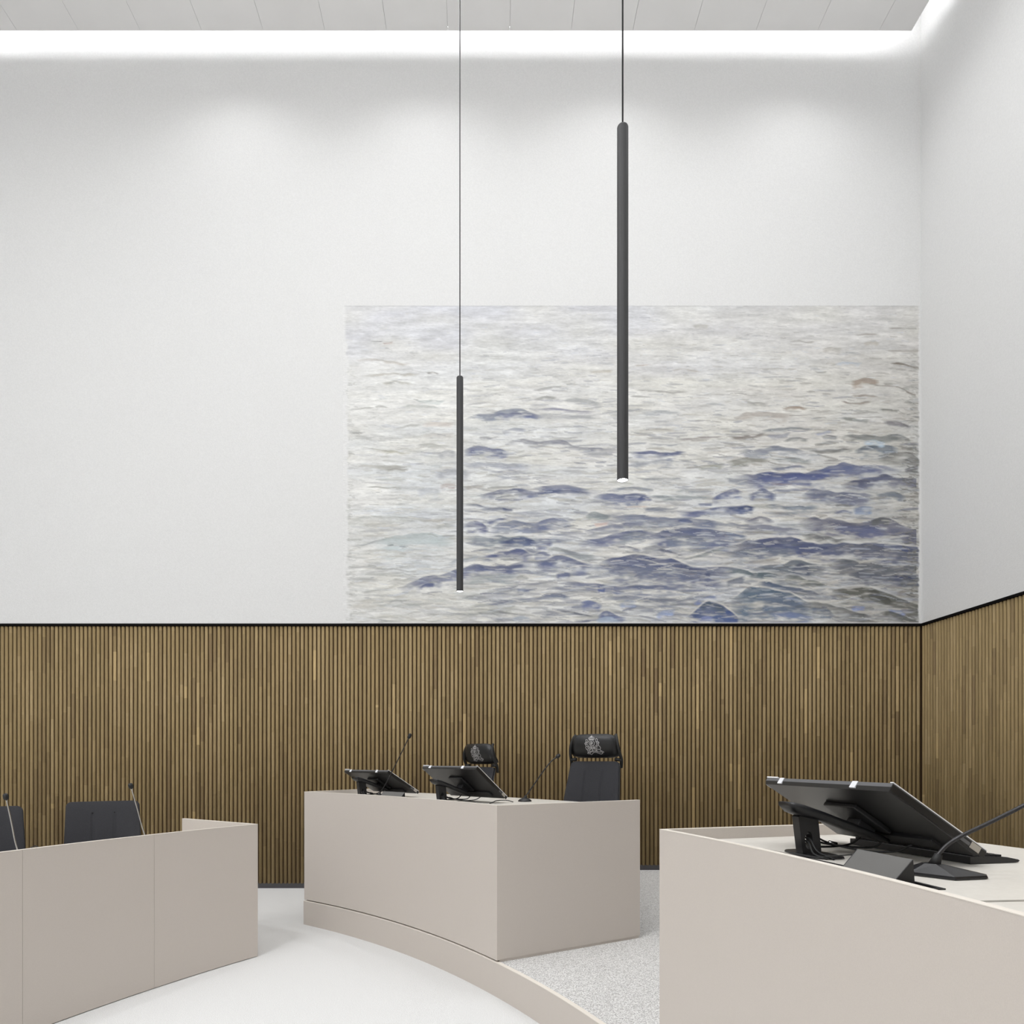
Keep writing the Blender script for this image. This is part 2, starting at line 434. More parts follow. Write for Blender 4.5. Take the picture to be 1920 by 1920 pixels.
# ================================================================== BENCHES
def bench(name, label, c, r0, depth, a0, a1, zb, zt, zw, n, joints=(), group=None, out=1):
    """curved bench: front panel on radius r0, body towards r0+out*depth, ends at angles a0,a1"""
    t = empty(name, tuple(pol(r0 + out * depth / 2, (a0 + a1) / 2, zb, c)))
    off = Vector(t.location)
    tag(t, label, 'desk', group)
    def put(nm, vf, m):
        v, f = vf
        return mesh_obj(nm, [Vector(p) - off for p in v], f, m, t)
    th = 0.018
    rr = lambda a, b: (min(r0 + out * a, r0 + out * b), max(r0 + out * a, r0 + out * b))
    dth = math.degrees(th / r0)
    marks = [a0] + list(joints) + [a1]
    g = 0.0010 / r0 * 57.3
    for i in range(len(marks) - 1):
        p0 = marks[i] + (g if i else 0); p1 = marks[i + 1] - (g if i < len(marks) - 2 else 0)
        k = max(6, int(n * (p1 - p0) / (a1 - a0)))
        put('front_panel', arc_prism(c, *rr(0, 0.0015 if joints else th), p0, p1, zb, zt - 0.0015, k), MT['bench'])
        put('rim_edge', arc_prism(c, *rr(-0.0006, th + 0.0004), p0, p1, zt - 0.0015, zt, k), MT['rim'])
    if joints: put('panel_core', arc_prism(c, *rr(0.0016, th), a0, a1, zb, zt - 0.0016, n), MT['bench'])
    for (s0, s1, e) in ((a0, a0 + dth, 0), (a1 - dth, a1, 1)):
        put('end_panel', arc_prism(c, *rr(th, depth), s0, s1, zb + 0.002, zt - 0.0015, 1), MT['bench'])
        put('rim_edge', arc_prism(c, *rr(th, depth), s0, s1, zt - 0.0015, zt, 1), MT['rim'])
    return t, put, dth, rr

# judges' bench in the middle
b1, put1, dth1, rr1 = bench('curved_bench', 'tall beige curved bench carrying two monitors, standing on the step in the middle', C1, R1 + 0.011, 1.01, 30.69, 53.1, DAIS + 0.012, TOPD, WORK, 48)
put1('worktop', arc_prism(C1, R1 + 0.030, R1 + 1.02, 30.69 + dth1, 53.1 - dth1, WORK - 0.03, WORK, 40), MT['work'])
# recessed shadow gap under the bench
put1('plinth', arc_prism(C1, R1 + 0.029, R1 + 0.05, 30.81, 53.0, DAIS + 0.0005, DAIS + 0.012, 40), MT['backing'])
put1('plinth', arc_prism(C1, R1 + 0.0295, R1 + 1.015, 30.72, 30.80, DAIS + 0.0005, DAIS + 0.014, 2), MT['bench'])

# near bench on the right
b2, put2, dth2, rr2 = bench('curved_bench', 'near beige curved bench at the right carrying one large monitor', C1, R1 + 0.011, 1.01, -14.0, 16.63, DAIS + 0.012, TOPD, WORK, 60)
JA = 5.56                                  # joint in the worktop
gA = 0.009 / 6.0 * 57.3
put2('worktop', arc_prism(C1, R1 + 0.030, R1 + 1.02, JA + gA, 16.63 - dth2, WORK - 0.03, WORK, 20), MT['work'])
put2('worktop', arc_prism(C1, R1 + 0.030, R1 + 1.02, -14.0 + dth2, JA - gA, WORK - 0.03, WORK, 30), MT['work'])
put2('plinth', arc_prism(C1, R1 + 0.029, R1 + 0.05, -13.9, 16.55, DAIS + 0.0005, DAIS + 0.012, 40), MT['gap'])

# left bench on the lower floor: its arc is centred on the right, so it works with angles about 180 degrees
C2 = (4.185, 0.685); R2 = 6.748
ang = lambda x, y: math.degrees(math.atan2(y - C2[1], x - C2[0]))
AL0 = ang(-1.458, 4.39)
def ang_px(xp):                            # where the bench front crosses a picture column
    k = (xp - VP_X) / F_PX
    best = min((abs((C2[0] + R2 * math.cos(a)) / max(0.2, (C2[1] + R2 * math.sin(a))) - k), a) for a in np.linspace(math.radians(142), math.radians(175), 3000))
    return math.degrees(best[1])
TOPL = 0.843
b3, put3, dth3, rr3 = bench('curved_bench', 'low beige curved desk with three panels at the left edge, two microphones behind its rim', C2, R2, 0.78, AL0, 169.0, 0.004, TOPL, 0.735, 60,
                            joints=(ang_px(289), ang_px(42)))
put3('worktop', arc_prism(C2, R2 + 0.019, R2 + 0.78, AL0 + dth3, 169.0 - dth3, 0.705, 0.735, 40), MT['work'])
put3('plinth', arc_prism(C2, R2 + 0.012, R2 + 0.05, AL0 + 0.05, 168.9, 0.0005, 0.004, 30), MT['gap'])

# ================================================================== MONITORS
MW, MH, MTH = 0.568, 0.327, 0.023
def monitor(label, cx, cy, az, tilt, film=True, keyboard=False):
    """(cx,cy) = near lower corner of the panel over the worktop, az = direction towards the user, tilt from horizontal"""
    rad = Vector((math.cos(az), math.sin(az), 0)); tan = Vector((-math.sin(az), math.cos(az), 0))
    xb = 0.15
    O = Vector((cx, cy, WORK)) + tan * (MW / 2) - rad * xb
    t = empty('monitor', tuple(O), az)
    tag(t, label, 'monitor', 'tilted monitors on the benches')
    ct, st = math.cos(tilt), math.sin(tilt)
    ex = Vector((-ct, 0, st)); en = Vector((st, 0, ct)); ey = Vector((0, 1, 0))
    base = Vector((xb, 0, 0.022))
    P = lambda u, v, n: base + ex * u + ey * v + en * n        # u up the panel, v sideways, n towards the screen side
    def slab(nm, u0, u1, v0, v1, n0, n1, m, par=t, bev=0.0):
        vv, ff = box_data(u0, u1, v0, v1, n0, n1)
        bm = bmesh.new(); q = [bm.verts.new(P(*p)) for p in vv]
        for k in ff: bm.faces.new([q[i] for i in k])
        if bev: bmesh.ops.bevel(bm, geom=bm.edges[:], offset=bev, segments=2, profile=0.5, affect='EDGES')
        return bm_obj(nm, bm, m, par)
    h = MW / 2
    # back housing: slightly smaller and chamfered
    bm = bmesh.new()
    lo = [bm.verts.new(P(u, v, 0.0)) for u, v in ((0.012, -h + 0.012), (MH - 0.004, -h + 0.004), (MH - 0.004, h - 0.004), (0.012, h - 0.012))]
    hi = [bm.verts.new(P(u, v, 0.012)) for u, v in ((0, -h), (MH, -h), (MH, h), (0, h))]
    bm.faces.new(lo[::-1]); bm.faces.new(hi)
    for i in range(4): bm.faces.new((lo[i], lo[(i + 1) % 4], hi[(i + 1) % 4], hi[i]))
    body = bm_obj('housing', bm, MT['mon'], t)
    slab('bezel', 0, MH, -h, h, 0.012, MTH, MT['monedge'])
    slab('bezel_side', 0.0, MH - 0.001, -h - 0.0012, -h, 0.002, MTH - 0.003, MT['mon'])
    slab('screen', 0.012, MH - 0.012, -h + 0.012, h - 0.012, MTH - 0.0005, MTH + 0.0006, MT['screen'])
    # strips of the white protective film that show over the edges
    slab('protective_film', 0.002, MH + 0.001, -h - 0.0015, -h + 0.010, MTH + 0.0003, MTH + 0.0028, MT['white'])
    slab('protective_film', MH - 0.010, MH + 0.0015, h - 0.06, h + 0.002, MTH + 0.0003, MTH + 0.004, MT['white'])
    for v0 in (h - 0.075, -h + 0.150):
        slab('film_tape', MH - 0.004, MH + 0.0016, v0 - 0.022, v0, 0.0035, MTH + 0.001, MT['tape'])
    slab('silver_label', 0.020, 0.052, -h - 0.0024, -h - 0.0008, 0.004, MTH - 0.002, MT['silverlabel'])
    slab('corner_sticker', MH - 0.030, MH - 0.010, h - 0.006, h + 0.0012, 0.001, 0.010, MT['tape'])
    slab('socket_strip', 0.055, 0.085, -h - 0.0022, -h - 0.0008, 0.006, MTH - 0.008, MT['monedge'])
    slab('mount_plate', 0.10, 0.24, -0.07, 0.07, -0.014, 0.0002, MT['black'], bev=0.003)
    slab('socket_cover', 0.045, 0.085, -0.20, 0.12, -0.010, 0.002, MT['black'], bev=0.002)
    # stand: arm sloping down under the panel, pierced leg, flat foot
    sec = []
    path = [(-0.228, 0.152, 0.010), (-0.215, 0.146, 0.020), (-0.185, 0.137, 0.023), (-0.12, 0.118, 0.018), (-0.02, 0.083, 0.016), (0.06, 0.053, 0.014), (0.085, 0.042, 0.009)]
    V = []; F = []; K = 12
    for (x, z, hh) in path:
        for k in range(K):
            a = 2 * PI * k / K
            c_, s_ = math.cos(a), math.sin(a)
            yy = 0.036 * math.copysign(abs(c_) ** 0.5, c_); zz = hh * math.copysign(abs(s_) ** 0.6, s_)
            if s_ > 0: zz *= 0.6
            V.append((x, yy, z + zz))
    for i in range(len(path) - 1):
        for k in range(K):
            k2 = (k + 1) % K; F.append((i * K + k, i * K + k2, (i + 1) * K + k2, (i + 1) * K + k))
    F += [tuple(range(K - 1, -1, -1)), tuple(range((len(path) - 1) * K, len(path) * K))]
    mesh_obj('stand_arm', V, F, MT['black'], t, smooth=True)
    slab('arm_joint', 0.115, 0.175, -0.03, 0.03, -0.045, -0.013, MT['black'], bev=0.004)
    # leg with an oval cable hole
    out = []; inn = []; K = 28
    quad = [(-0.198, 0.128), (-0.134, 0.118), (-0.122, 0.004), (-0.182, 0.004)]
    cxl, czl = -0.163, 0.045
    for k in range(K):
        a = 2 * PI * k / K; d = Vector((math.cos(a), math.sin(a)))
        best = 9
        for i in range(4):
            A = Vector(quad[i]) - Vector((cxl, czl)); B = Vector(quad[(i + 1) % 4]) - Vector((cxl, czl)); e = B - A
            den = d.x * (-e.y) + e.x * d.y
            if abs(den) > 1e-9:
                s = (A.x * (-e.y) + e.x * A.y) / den; q = (d.x * A.y - d.y * A.x) / den
                if s > 0 and -1e-6 <= q <= 1 + 1e-6: best = min(best, s)
        out.append((cxl + d.x * best, czl + d.y * best))
        inn.append((cxl + 0.0125 * d.x, czl + 0.026 * d.y))
    V = [(x, y, z) for y in (-0.016, 0.016) for (x, z) in out] + [(x, y, z) for y in (-0.016, 0.016) for (x, z) in inn]
    F = []
    for k in range(K):
        k2 = (k + 1) % K
        F += [(k, k2, 2 * K + k2, 2 * K + k), (K + k, 3 * K + k, 3 * K + k2, K + k2), (k, K + k, K + k2, k2), (2 * K + k, 2 * K + k2, 3 * K + k2, 3 * K + k)]
    mesh_obj('stand_leg', V, F, MT['black'], t)
    # flat rounded foot
    V = []; F = []; K = 24
    for z, sc in ((0.0006, 1.0), (0.004, 1.0), (0.006, 0.97)):
        for k in range(K):
            a = 2 * PI * k / K
            cx_, sy_ = math.cos(a), math.sin(a)
            V.append((-0.138 + 0.05 * sc * math.copysign(abs(cx_) ** 0.6, cx_), 0.10 * sc * math.copysign(abs(sy_) ** 0.6, sy_), z))
    for i in range(2):
        for k in range(K):
            k2 = (k + 1) % K; F.append((i * K + k, i * K + k2, (i + 1) * K + k2, (i + 1) * K + k))
    F += [tuple(range(K - 1, -1, -1)), tuple(range(2 * K, 3 * K))]
    mesh_obj('stand_foot', V, F, MT['black'], t)
    # cables sagging from the panel through the leg
    for c, r in (([(-0.165, -0.10, 0.003), (-0.175, -0.055, 0.012), (-0.168, -0.022, 0.040), (-0.160, 0.03, 0.042), (-0.10, 0.05, 0.018), (0.02, 0.06, 0.02), (0.06, 0.05, 0.05)], 0.0034),
                 ([(-0.150, -0.11, 0.003), (-0.163, -0.055, 0.018), (-0.160, -0.02, 0.047), (-0.150, 0.03, 0.050), (-0.06, 0.04, 0.026), (0.05, 0.00, 0.018), (0.08, -0.02, 0.045)], 0.0034),
                 ([(-0.12, 0.09, 0.085), (-0.07, 0.05, 0.035), (0.0, -0.02, 0.014), (0.06, -0.08, 0.016), (0.085, -0.12, 0.04)], 0.003),
                 ([(-0.19, -0.08, 0.003), (-0.14, -0.12, 0.015), (-0.07, -0.15, 0.020), (-0.01, -0.17, 0.006)], 0.0018)):
        tube('cable', spline(c, 6), r, MT['blacksoft'], t, n=6)
    tube('cable_plug', [(-0.035, 0.075, 0.026), (-0.012, 0.068, 0.020)], 0.007, MT['chrome'], t, n=8)
    return t

mon_r = monitor('large black monitor tilted back on the near right bench, seen from behind', 1.290, 1.798, math.radians(9.3), math.radians(33.2))
mon_c = monitor('black monitor in front of the chairs on the middle bench, nearer of the two there', 0.122, 4.493, math.radians(41.8), math.radians(38.0))
mon_l = monitor('black monitor at the left end of the middle bench beside the upright microphone', -0.522, 5.208, math.radians(44.5), math.radians(30.0))

# keyboard in front of the near monitor
def keyboard(loc, az):
    t = empty('keyboard', loc, az); tag(t, 'flat black keyboard lying in front of the near right monitor', 'keyboard')
    prof = [(0.0, 0.0008), (0.0, 0.020), (0.06, 0.020), (0.12, 0.016), (0.155, 0.009), (0.160, 0.006), (0.155, 0.002), (0.14, 0.0008)]
    n = len(prof); V = [(x, y, z) for y in (-0.225, 0.225) for x, z in prof]
    F = [tuple(range(n - 1, -1, -1)), tuple(range(n, 2 * n))] + [(i, (i + 1) % n, n + (i + 1) % n, n + i) for i in range(n)]
    mesh_obj('keyboard_body', V, F, MT['black'], t)
    kv, kf = box_data(-0.0075, 0.0075, -0.0078, 0.0078, 0, 0.005)
    kme = bpy.data.meshes.new('key'); kme.from_pydata(kv, [], kf); kme.materials.append(MT['blacksoft'])
    for r in range(5):
        for c in range(22):
            o = bpy.data.objects.new('key', kme); COL.objects.link(o); o.parent = t
            x = 0.022 + r * 0.0195
            o.location = (x, -0.21 + c * 0.02, 0.0202 - max(0, (x - 0.06)) * 0.07)
Ok = pol(6.108, 11.9, WORK)
keyboard(tuple(Ok), math.radians(11.5))

# cable hoods let into the worktops
def cable_port(label, a0, a1, ah0, ah1, r0=5.60, r1=5.755):
    am = (a0 + a1) / 2
    t = empty('cable_port', tuple(pol(r1, am, WORK))); off = Vector(t.location); tag(t, label, 'cable port', 'cable ports in the bench tops')
    def put(nm, vf, m):
        v, f = vf; return mesh_obj(nm, [Vector(p) - off for p in v], f, m, t)
    e = 0.010; de = math.degrees(e / 5.7)
    z0, z1 = WORK + 0.0004, WORK + 0.0032
    put('frame', arc_prism(C1, r1 - e, r1, a0, a1, z0, z1, 8), MT['black'])
    put('frame', arc_prism(C1, r0, r0 + e, a0, a1, z0, z1, 8), MT['black'])
    put('frame', arc_prism(C1, r0 + e, r1 - e, a0, a0 + de, z0, z1, 1), MT['black'])
    put('frame', arc_prism(C1, r0 + e, r1 - e, a1 - de, a1, z0, z1, 1), MT['black'])
    put('slot', arc_prism(C1, r0 + e, r1 - e, a0 + de, a1 - de, z0, z0 + 0.0006, 8), MT['gap'])
    # sloping grey hood with dark cheeks
    rb, rt, zt = 5.668, 5.722, WORK + 0.058
    th = 0.003
    q = []
    for a in (ah0, ah1):
        q += [pol(rb, a, WORK + 0.001), pol(rt, a, zt), pol(rt + th, a, zt), pol(rb + th * 1.6, a, WORK + 0.001)]
    mesh_obj('hood_flap', [p - off for p in q], [(0, 1, 2, 3), (7, 6, 5, 4), (0, 4, 5, 1), (1, 5, 6, 2), (2, 6, 7, 3), (3, 7, 4, 0)], MT['hood'], t)
    for a, s in ((ah0, -1), (ah1, 1)):
        da = 0.03 * s
        q = [pol(rb, a, WORK + 0.001), pol(rt, a, zt), pol(rt + 0.004, a, WORK + 0.001)]
        q += [pol(rb, a + da, WORK + 0.001), pol(rt, a + da, zt), pol(rt + 0.004, a + da, WORK + 0.001)]
        mesh_obj('hood_cheek', [p - off for p in q], [(0, 1, 2), (5, 4, 3), (0, 3, 4, 1), (1, 4, 5, 2), (2, 5, 3, 0)], MT['black'], t)
cable_port('black cable port with grey hood beside the near right monitor', 6.75, 13.6, 7.32, 9.12)
cable_port('black cable port with grey hood below the left monitor of the middle bench', 42.6, 45.95, 43.3, 45.7)

# ================================================================== MICROPHONES
def mic(label, base, neck, head_len=0.032, head_r=0.011, neck_r=0.0038, neckm='neck', foot='wedge', az=0.0, fr=1.0):
    t = empty('gooseneck_microphone', tuple(base), 0); off = Vector(base)
    tag(t, label, 'microphone', 'gooseneck microphones on the desks')
    if foot == 'wedge':
        fp = [(-0.045, -0.012), (0.02, -0.062), (0.085, -0.020), (0.09, 0.0), (0.05, 0.055), (-0.03, 0.065), (-0.055, 0.03)]
        top = [(-0.022, -0.008), (0.0, -0.016), (0.01, -0.006), (0.012, 0.004), (0.004, 0.014), (-0.014, 0.018), (-0.024, 0.008)]
        R = Matrix.Rotation(az, 2); fp = [(x * 1.22, y * 1.12) for x, y in fp]
        V = []
        for sc, z in ((0.97, 0.0008), (1.0, 0.004), (0.98, 0.009)):
            V += [(*(R @ Vector((x * sc, y * sc))), z) for x, y in fp]
        V += [(*(R @ Vector(p)), 0.030) for p in top]
        n = 7; F = [tuple(range(n - 1, -1, -1)), tuple(range(3 * n, 4 * n))]
        for i in range(3):
            for k in range(n):
                k2 = (k + 1) % n; F.append((i * n + k, i * n + k2, (i + 1) * n + k2, (i + 1) * n + k))
        mesh_obj('microphone_foot', V, F, MT['black'], t)
    else:
        lathe('microphone_foot', [(0.045 * fr, 0.0008), (0.046 * fr, 0.006), (0.036 * fr, 0.016), (0.014, 0.026), (0.008, 0.030)], MT['black'], t, n=24)
    nk = [Vector(p) - off for p in neck]
    s0 = nk[0]
    tube('neck_socket', [s0 - Vector((0, 0, 0.014)), s0 + (nk[1] - s0).normalized() * 0.016], [0.013, 0.0085], MT['blacksoft'], t, n=12)
    path = spline(nk, 8)
    tube('gooseneck', path, neck_r, MT[neckm], t, n=8)
    d = (path[-1] - path[-2]).normalized(); e = path[-1]
    prof = [(0.0, 0.35), (0.12, 0.8), (0.35, 1.0), (0.7, 1.0), (0.92, 0.75), (1.0, 0.35)]
    tube('foam_windscreen', [e + d * (head_len * (a - 0.1)) for a, _ in prof], [head_r * b for _, b in prof], MT['blacksoft'], t, n=12)
    return t
bp = pol(5.872, 8.42, WORK)
neck = [Vector((bp.x, bp.y, WORK + 0.040))] + [px(x, y, Y) for x, y, Y in ((1774, 1586, 1.664), (1800, 1569, 1.655), (1856, 1542, 1.64), (1920, 1510, 1.62), (2010, 1462, 1.59), (2110, 1395, 1.56))]
mic('black gooseneck microphone on a wedge foot at the near right bench, leaning out of view', tuple(bp), neck, neck_r=0.0052, az=math.radians(-18))
cb = px(984, 1501.5, 4.66); cb.z = WORK
mic('slim black gooseneck microphone near the right corner of the middle bench', tuple(cb),
    [Vector((cb.x, cb.y, WORK + 0.028)), px(997, 1477, 4.66), px(1020, 1444, 4.66), px(1034, 1427, 4.66), px(1043, 1420, 4.66)], neck_r=0.0042, foot='round', head_r=0.013, head_len=0.036)
lb = pol(5.72, 46.25, WORK)
mic('tall straight black microphone standing before the left monitor of the middle bench', tuple(lb),
    [Vector((lb.x, lb.y, WORK + 0.03)), px(724, 1468, 4.92), px(745, 1427, 4.92), px(766, 1384, 4.92)], neck_r=0.0038, foot='round', fr=0.42, head_r=0.013, head_len=0.040)
mb = px(277, 1589, 4.03); mb.z = 0.735
mic('steel gooseneck microphone in front of the whole chair at the left desk', tuple(mb),
    [Vector((mb.x, mb.y, 0.765)), px(268, 1555, 4.03), px(257, 1515, 4.02), px(246.5, 1478, 4.0)], neck_r=0.0038, neckm='chrome', foot='round', head_r=0.0135, head_len=0.034)
mb = px(38, 1625, 3.42); mb.z = 0.735
mic('steel gooseneck microphone at the left picture edge in front of the cut-off chair', tuple(mb),
    [Vector((mb.x, mb.y, 0.765)), px(29, 1580, 3.42), px(20, 1535, 3.41), px(12, 1499, 3.4)], neck_r=0.0036, neckm='chrome', foot='round', head_r=0.0125, head_len=0.034)
# loose cable loop on the left desk
cl = px(64, 1590, 3.9); cl.z = 0.74
cab = tube('loose_cable', spline([Vector((*px(80, 1605, 4.0).xy, 0.742)), px(73, 1589, 3.85), px(66, 1586, 3.88), px(61, 1588, 3.9), Vector((*px(58, 1605, 4.0).xy, 0.742))], 8), 0.003, MT['blacksoft'], None, n=6)
tag(cab, 'small loop of black cable showing over the rim of the left desk', 'cable')
cab = tube('loose_cable', spline([Vector((*px(918, 1505, 4.4).xy, WORK + 0.004)), px(925, 1504, 4.45), px(932, 1501, 4.5), Vector((*px(950, 1502, 4.6).xy, WORK + 0.012)), Vector((*px(962, 1506, 4.55).xy, WORK + 0.004))], 8), 0.003, MT['blacksoft'], None, n=6)
tag(cab, 'thin black cable lying below the nearer monitor of the middle bench', 'cable')

# ================================================================== CHAIRS
def chair_back(z0, z1, w0, w1, y0, lean, th, seams, corner):
    """padded backrest: front sheet with seams, back sheet"""
    NX, NZ = 60, 22
    V = []; F = []
    def half(v):
        wv = w0 + (w1 - w0) * v
        zt = (z1 - z0) * (1 - v)
        if zt < corner: wv -= corner - math.sqrt(max(0, corner ** 2 - (corner - zt) ** 2))
        return wv
    for side in (0, 1):
        for j in range(NZ + 1):
            v = j / NZ; v = 1 - (1 - v) ** 1.6
            z = z0 + (z1 - z0) * v; hw = half(v)
            for i in range(NX + 1):
                u = -1 + 2 * i / NX; u = math.copysign(abs(u) ** 0.8, u); x = u * hw
                yc = y0 + lean * (z - z0) - 0.025 * (x / w0) ** 2 * 1.0
                pad = th / 2 * (1 - 0.75 * abs(u) ** 8) * (1 - 0.7 * v ** 14)
                if side == 0:
                    y = yc - pad
                    for s in seams:
                        y += 0.010 * math.exp(-((x - s) / 0.005) ** 2) * min(1.0, max(0.0, (z1 - 0.065 - z) / 0.02))
                else: y = yc + pad
                V.append((x, y, z))
    n = (NX + 1) * (NZ + 1)
    for j in range(NZ):
        for i in range(NX):
            a = j * (NX + 1) + i
            F.append((a, a + 1, a + NX + 2, a + NX + 1)); b = a + n
            F.append((b, b + NX + 1, b + NX + 2, b + 1))
    for j in range(NZ):
        a = j * (NX + 1); F.append((a, a + NX + 1, a + NX + 1 + n, a + n))
        a += NX; F.append((a, a + n, a + n + NX + 1, a + NX + 1))
    for i in range(NX):
        F.append((i, i + n, i + 1 + n, i + 1)); a = NZ * (NX + 1) + i; F.append((a, a + 1, a + 1 + n, a + n))
    return V, F

EMB = [  # silver crest, drawn in units of the embroidery (about 400 wide)
    [(770, 262), (770, 300)], [(748, 284), (792, 284)],
    [(712, 345), (708, 318), (728, 302), (770, 298), (815, 302), (842, 320), (838, 350)], [(712, 345), (775, 358), (838, 350)], [(712, 332), (775, 345), (840, 336)],
    [(740, 345), (745, 312), (770, 300), (798, 312), (808, 348)], [(770, 300), (772, 345)],
    [(715, 385), (745, 362), (790, 360), (825, 378), (845, 415), (838, 455), (800, 475), (750, 470), (722, 440), (715, 385)],
    [(745, 400), (770, 385), (800, 400), (805, 430), (780, 450), (750, 440), (745, 400)], [(758, 455), (772, 415), (795, 405)], [(765, 405), (785, 425), (775, 440)],
    [(640, 352), (672, 350), (695, 375), (690, 400), (650, 395), (640, 352)], [(650, 395), (622, 430), (640, 455), (670, 440), (690, 400)], [(622, 430), (645, 425), (668, 410)],
    [(640, 455), (655, 480), (640, 510), (655, 545), (675, 560), (690, 620)], [(670, 440), (700, 470), (690, 510), (720, 560), (735, 630)], [(655, 480), (690, 500)], [(655, 545), (710, 540)],
    [(870, 345), (895, 330), (918, 350), (912, 385), (880, 392), (870, 345)], [(912, 385), (950, 405), (940, 440), (905, 440), (880, 392)], [(950, 405), (925, 410), (900, 415)],
    [(940, 440), (925, 470), (955, 485), (972, 520), (955, 555), (985, 600)], [(905, 440), (880, 470), (895, 510), (870, 560), (900, 600)], [(925, 470), (885, 490)], [(955, 555), (885, 545)],
    [(705, 475), (725, 530), (745, 480), (765, 545), (785, 480), (808, 545), (826, 478), (848, 535), (868, 475)], [(715, 500), (740, 560), (765, 500), (795, 565), (820, 500), (845, 560), (862, 510)],
    [(690, 570), (740, 590), (790, 575), (840, 585), (890, 570)],
    [(665, 630), (690, 602), (720, 640), (755, 656), (800, 615), (850, 605), (905, 625), (960, 645), (1000, 632), (985, 612), (1030, 606), (985, 578), (950, 590)],
    [(690, 602), (735, 612), (780, 590), (850, 582), (915, 598), (960, 612)], [(665, 630), (700, 640)],
]
def high_chair(label, loc, yaw, top, head=True, w_top=0.178, w_bot=0.225, lean=0.33, corner=0.03):
    t = empty('swivel_chair', loc, yaw)
    tag(t, label, 'chair', 'charcoal swivel chairs at the desks')
    z0 = top - 0.56
    y0 = 0.20 - lean * 0.56
    V, F = chair_back(z0, top, w_bot, w_top, y0, lean, 0.045, (-0.062, 0.062), corner)
    mesh_obj('backrest', V, F, MT['fabric'], t, smooth=True)
    # black shell behind the cushion
    V, F = chair_back(z0 + 0.03, top - 0.004, w_bot + 0.004, w_top + 0.004, y0 + 0.026, lean, 0.028, (), corner)
    mesh_obj('back_shell', V, F, MT['black'], t, smooth=True)
    yb = lambda z: y0 + lean * (z - z0)
    if head:
        hz0, hz1 = top + 0.024, top + 0.194
        bm = bmesh.new()
        vv, ff = box_data(-0.177, 0.177, -0.026, 0.026, hz0, hz1)
        q = [bm.verts.new(p) for p in vv]
        for k in ff: bm.faces.new([q[i] for i in k])
        bmesh.ops.subdivide_edges(bm, edges=bm.edges[:], cuts=6, use_grid_fill=True)
        yh = yb(top) - 0.010
        zm = (hz0 + hz1) / 2; hh = (hz1 - hz0) / 2
        def shape(x, y, z):
            u = x / 0.177; v_ = (z - zm) / hh; s = y / 0.026
            rx = 1 - 0.10 * v_ * (1 if v_ > 0 else 0.3) - 0.06 * max(0, abs(v_) - 0.75) / 0.25
            rz = 1 - 0.16 * abs(u) ** 6
            depth = 1 - 0.35 * max(abs(u) ** 6, abs(v_) ** 6)
            bow = -0.022 * (1 - v_ * v_) - 0.020 * v_
            return (x * rx, yh + bow + y * depth + 0.012 * u * u, zm + (z - zm) * rz)
        for vtx in bm.verts: vtx.co = shape(*vtx.co)
        hr = bm_obj('headrest', bm, MT['leather'], t, smooth=True)
        for p in hr.data.polygons: p.use_smooth = True
        # embroidered crest on the front of the headrest
        V = []; F = []; sc = 0.140 / 400.0
        def ep(x, y):
            X = (x - 815) * sc * 0.95 + 0.002; Z = zm + 0.006 - (y - 462) * sc
            p = shape(X, -0.026, Z); return Vector((p[0], p[1] - 0.0016, p[2]))
        for line in EMB:
            for a, b in zip(line[:-1], line[1:]):
                A, B = Vector(a), Vector(b); d = (B - A); ln = max(d.length, 1); nn = Vector((-d.y, d.x)) / ln * 5.2; A2 = A - d / ln * 3; B2 = B + d / ln * 3
                k = len(V); V += [ep(*(A2 + nn)), ep(*(A2 - nn)), ep(*(B2 - nn)), ep(*(B2 + nn))]; F.append((k, k + 1, k + 2, k + 3))
        em = mesh_obj('crest_embroidery', V, F, MT['silver'], hr); em['label'] = 'silver embroidered crest with crown and two lions'
        for s in (-1, 1):
            P = [(s * (w_top + 0.003), yb(top) + 0.020, top - 0.045), (s * (w_top + 0.010), yb(top) + 0.004, top + 0.008), (s * 0.184, yh - 0.014, top + 0.06),
                 (s * 0.174, yh - 0.026, top + 0.115), (s * 0.160, yh - 0.014, top + 0.165), (s * 0.150, yh + 0.006, top + 0.187)]
            tube('headrest_bracket', spline(P, 6), 0.0115, MT['blacksoft'], t, n=8)
            tube('bracket_pivot', [(s * (w_top + 0.012), yb(top) - 0.002, top + 0.010), (s * (w_top - 0.035), yb(top) - 0.004, top + 0.014)], 0.0125, MT['blacksoft'], t, n=10)
    else:
        for s in (-1, 1):
            tube('seam_button', [(s * 0.062, yb(top - 0.07) - 0.026, top - 0.07), (s * 0.062, yb(top - 0.07) - 0.020, top - 0.07)], 0.004, MT['blacksoft'], t, n=8)
    # seat, spine, column and five-star base
    bm = bmesh.new(); vv, ff = box_data(-0.235, 0.235, -0.27, 0.19, 0.43, 0.50); q = [bm.verts.new(p) for p in vv]
    for k in ff: bm.faces.new([q[i] for i in k])
    bmesh.ops.bevel(bm, geom=bm.edges[:], offset=0.03, segments=3, profile=0.5, affect='EDGES')
    bm_obj('seat', bm, MT['fabric'], t, smooth=True)
    tube('back_spine', spline([(0, 0.05, 0.42), (0, 0.19, 0.43), (0, 0.235, 0.52), (0, yb(z0 + 0.2) + 0.05, z0 + 0.2)], 6), 0.022, MT['black'], t, n=8)
    lathe('gas_column', [(0.026, 0.10), (0.026, 0.30), (0.018, 0.30), (0.018, 0.43)], MT['black'], t, n=16)
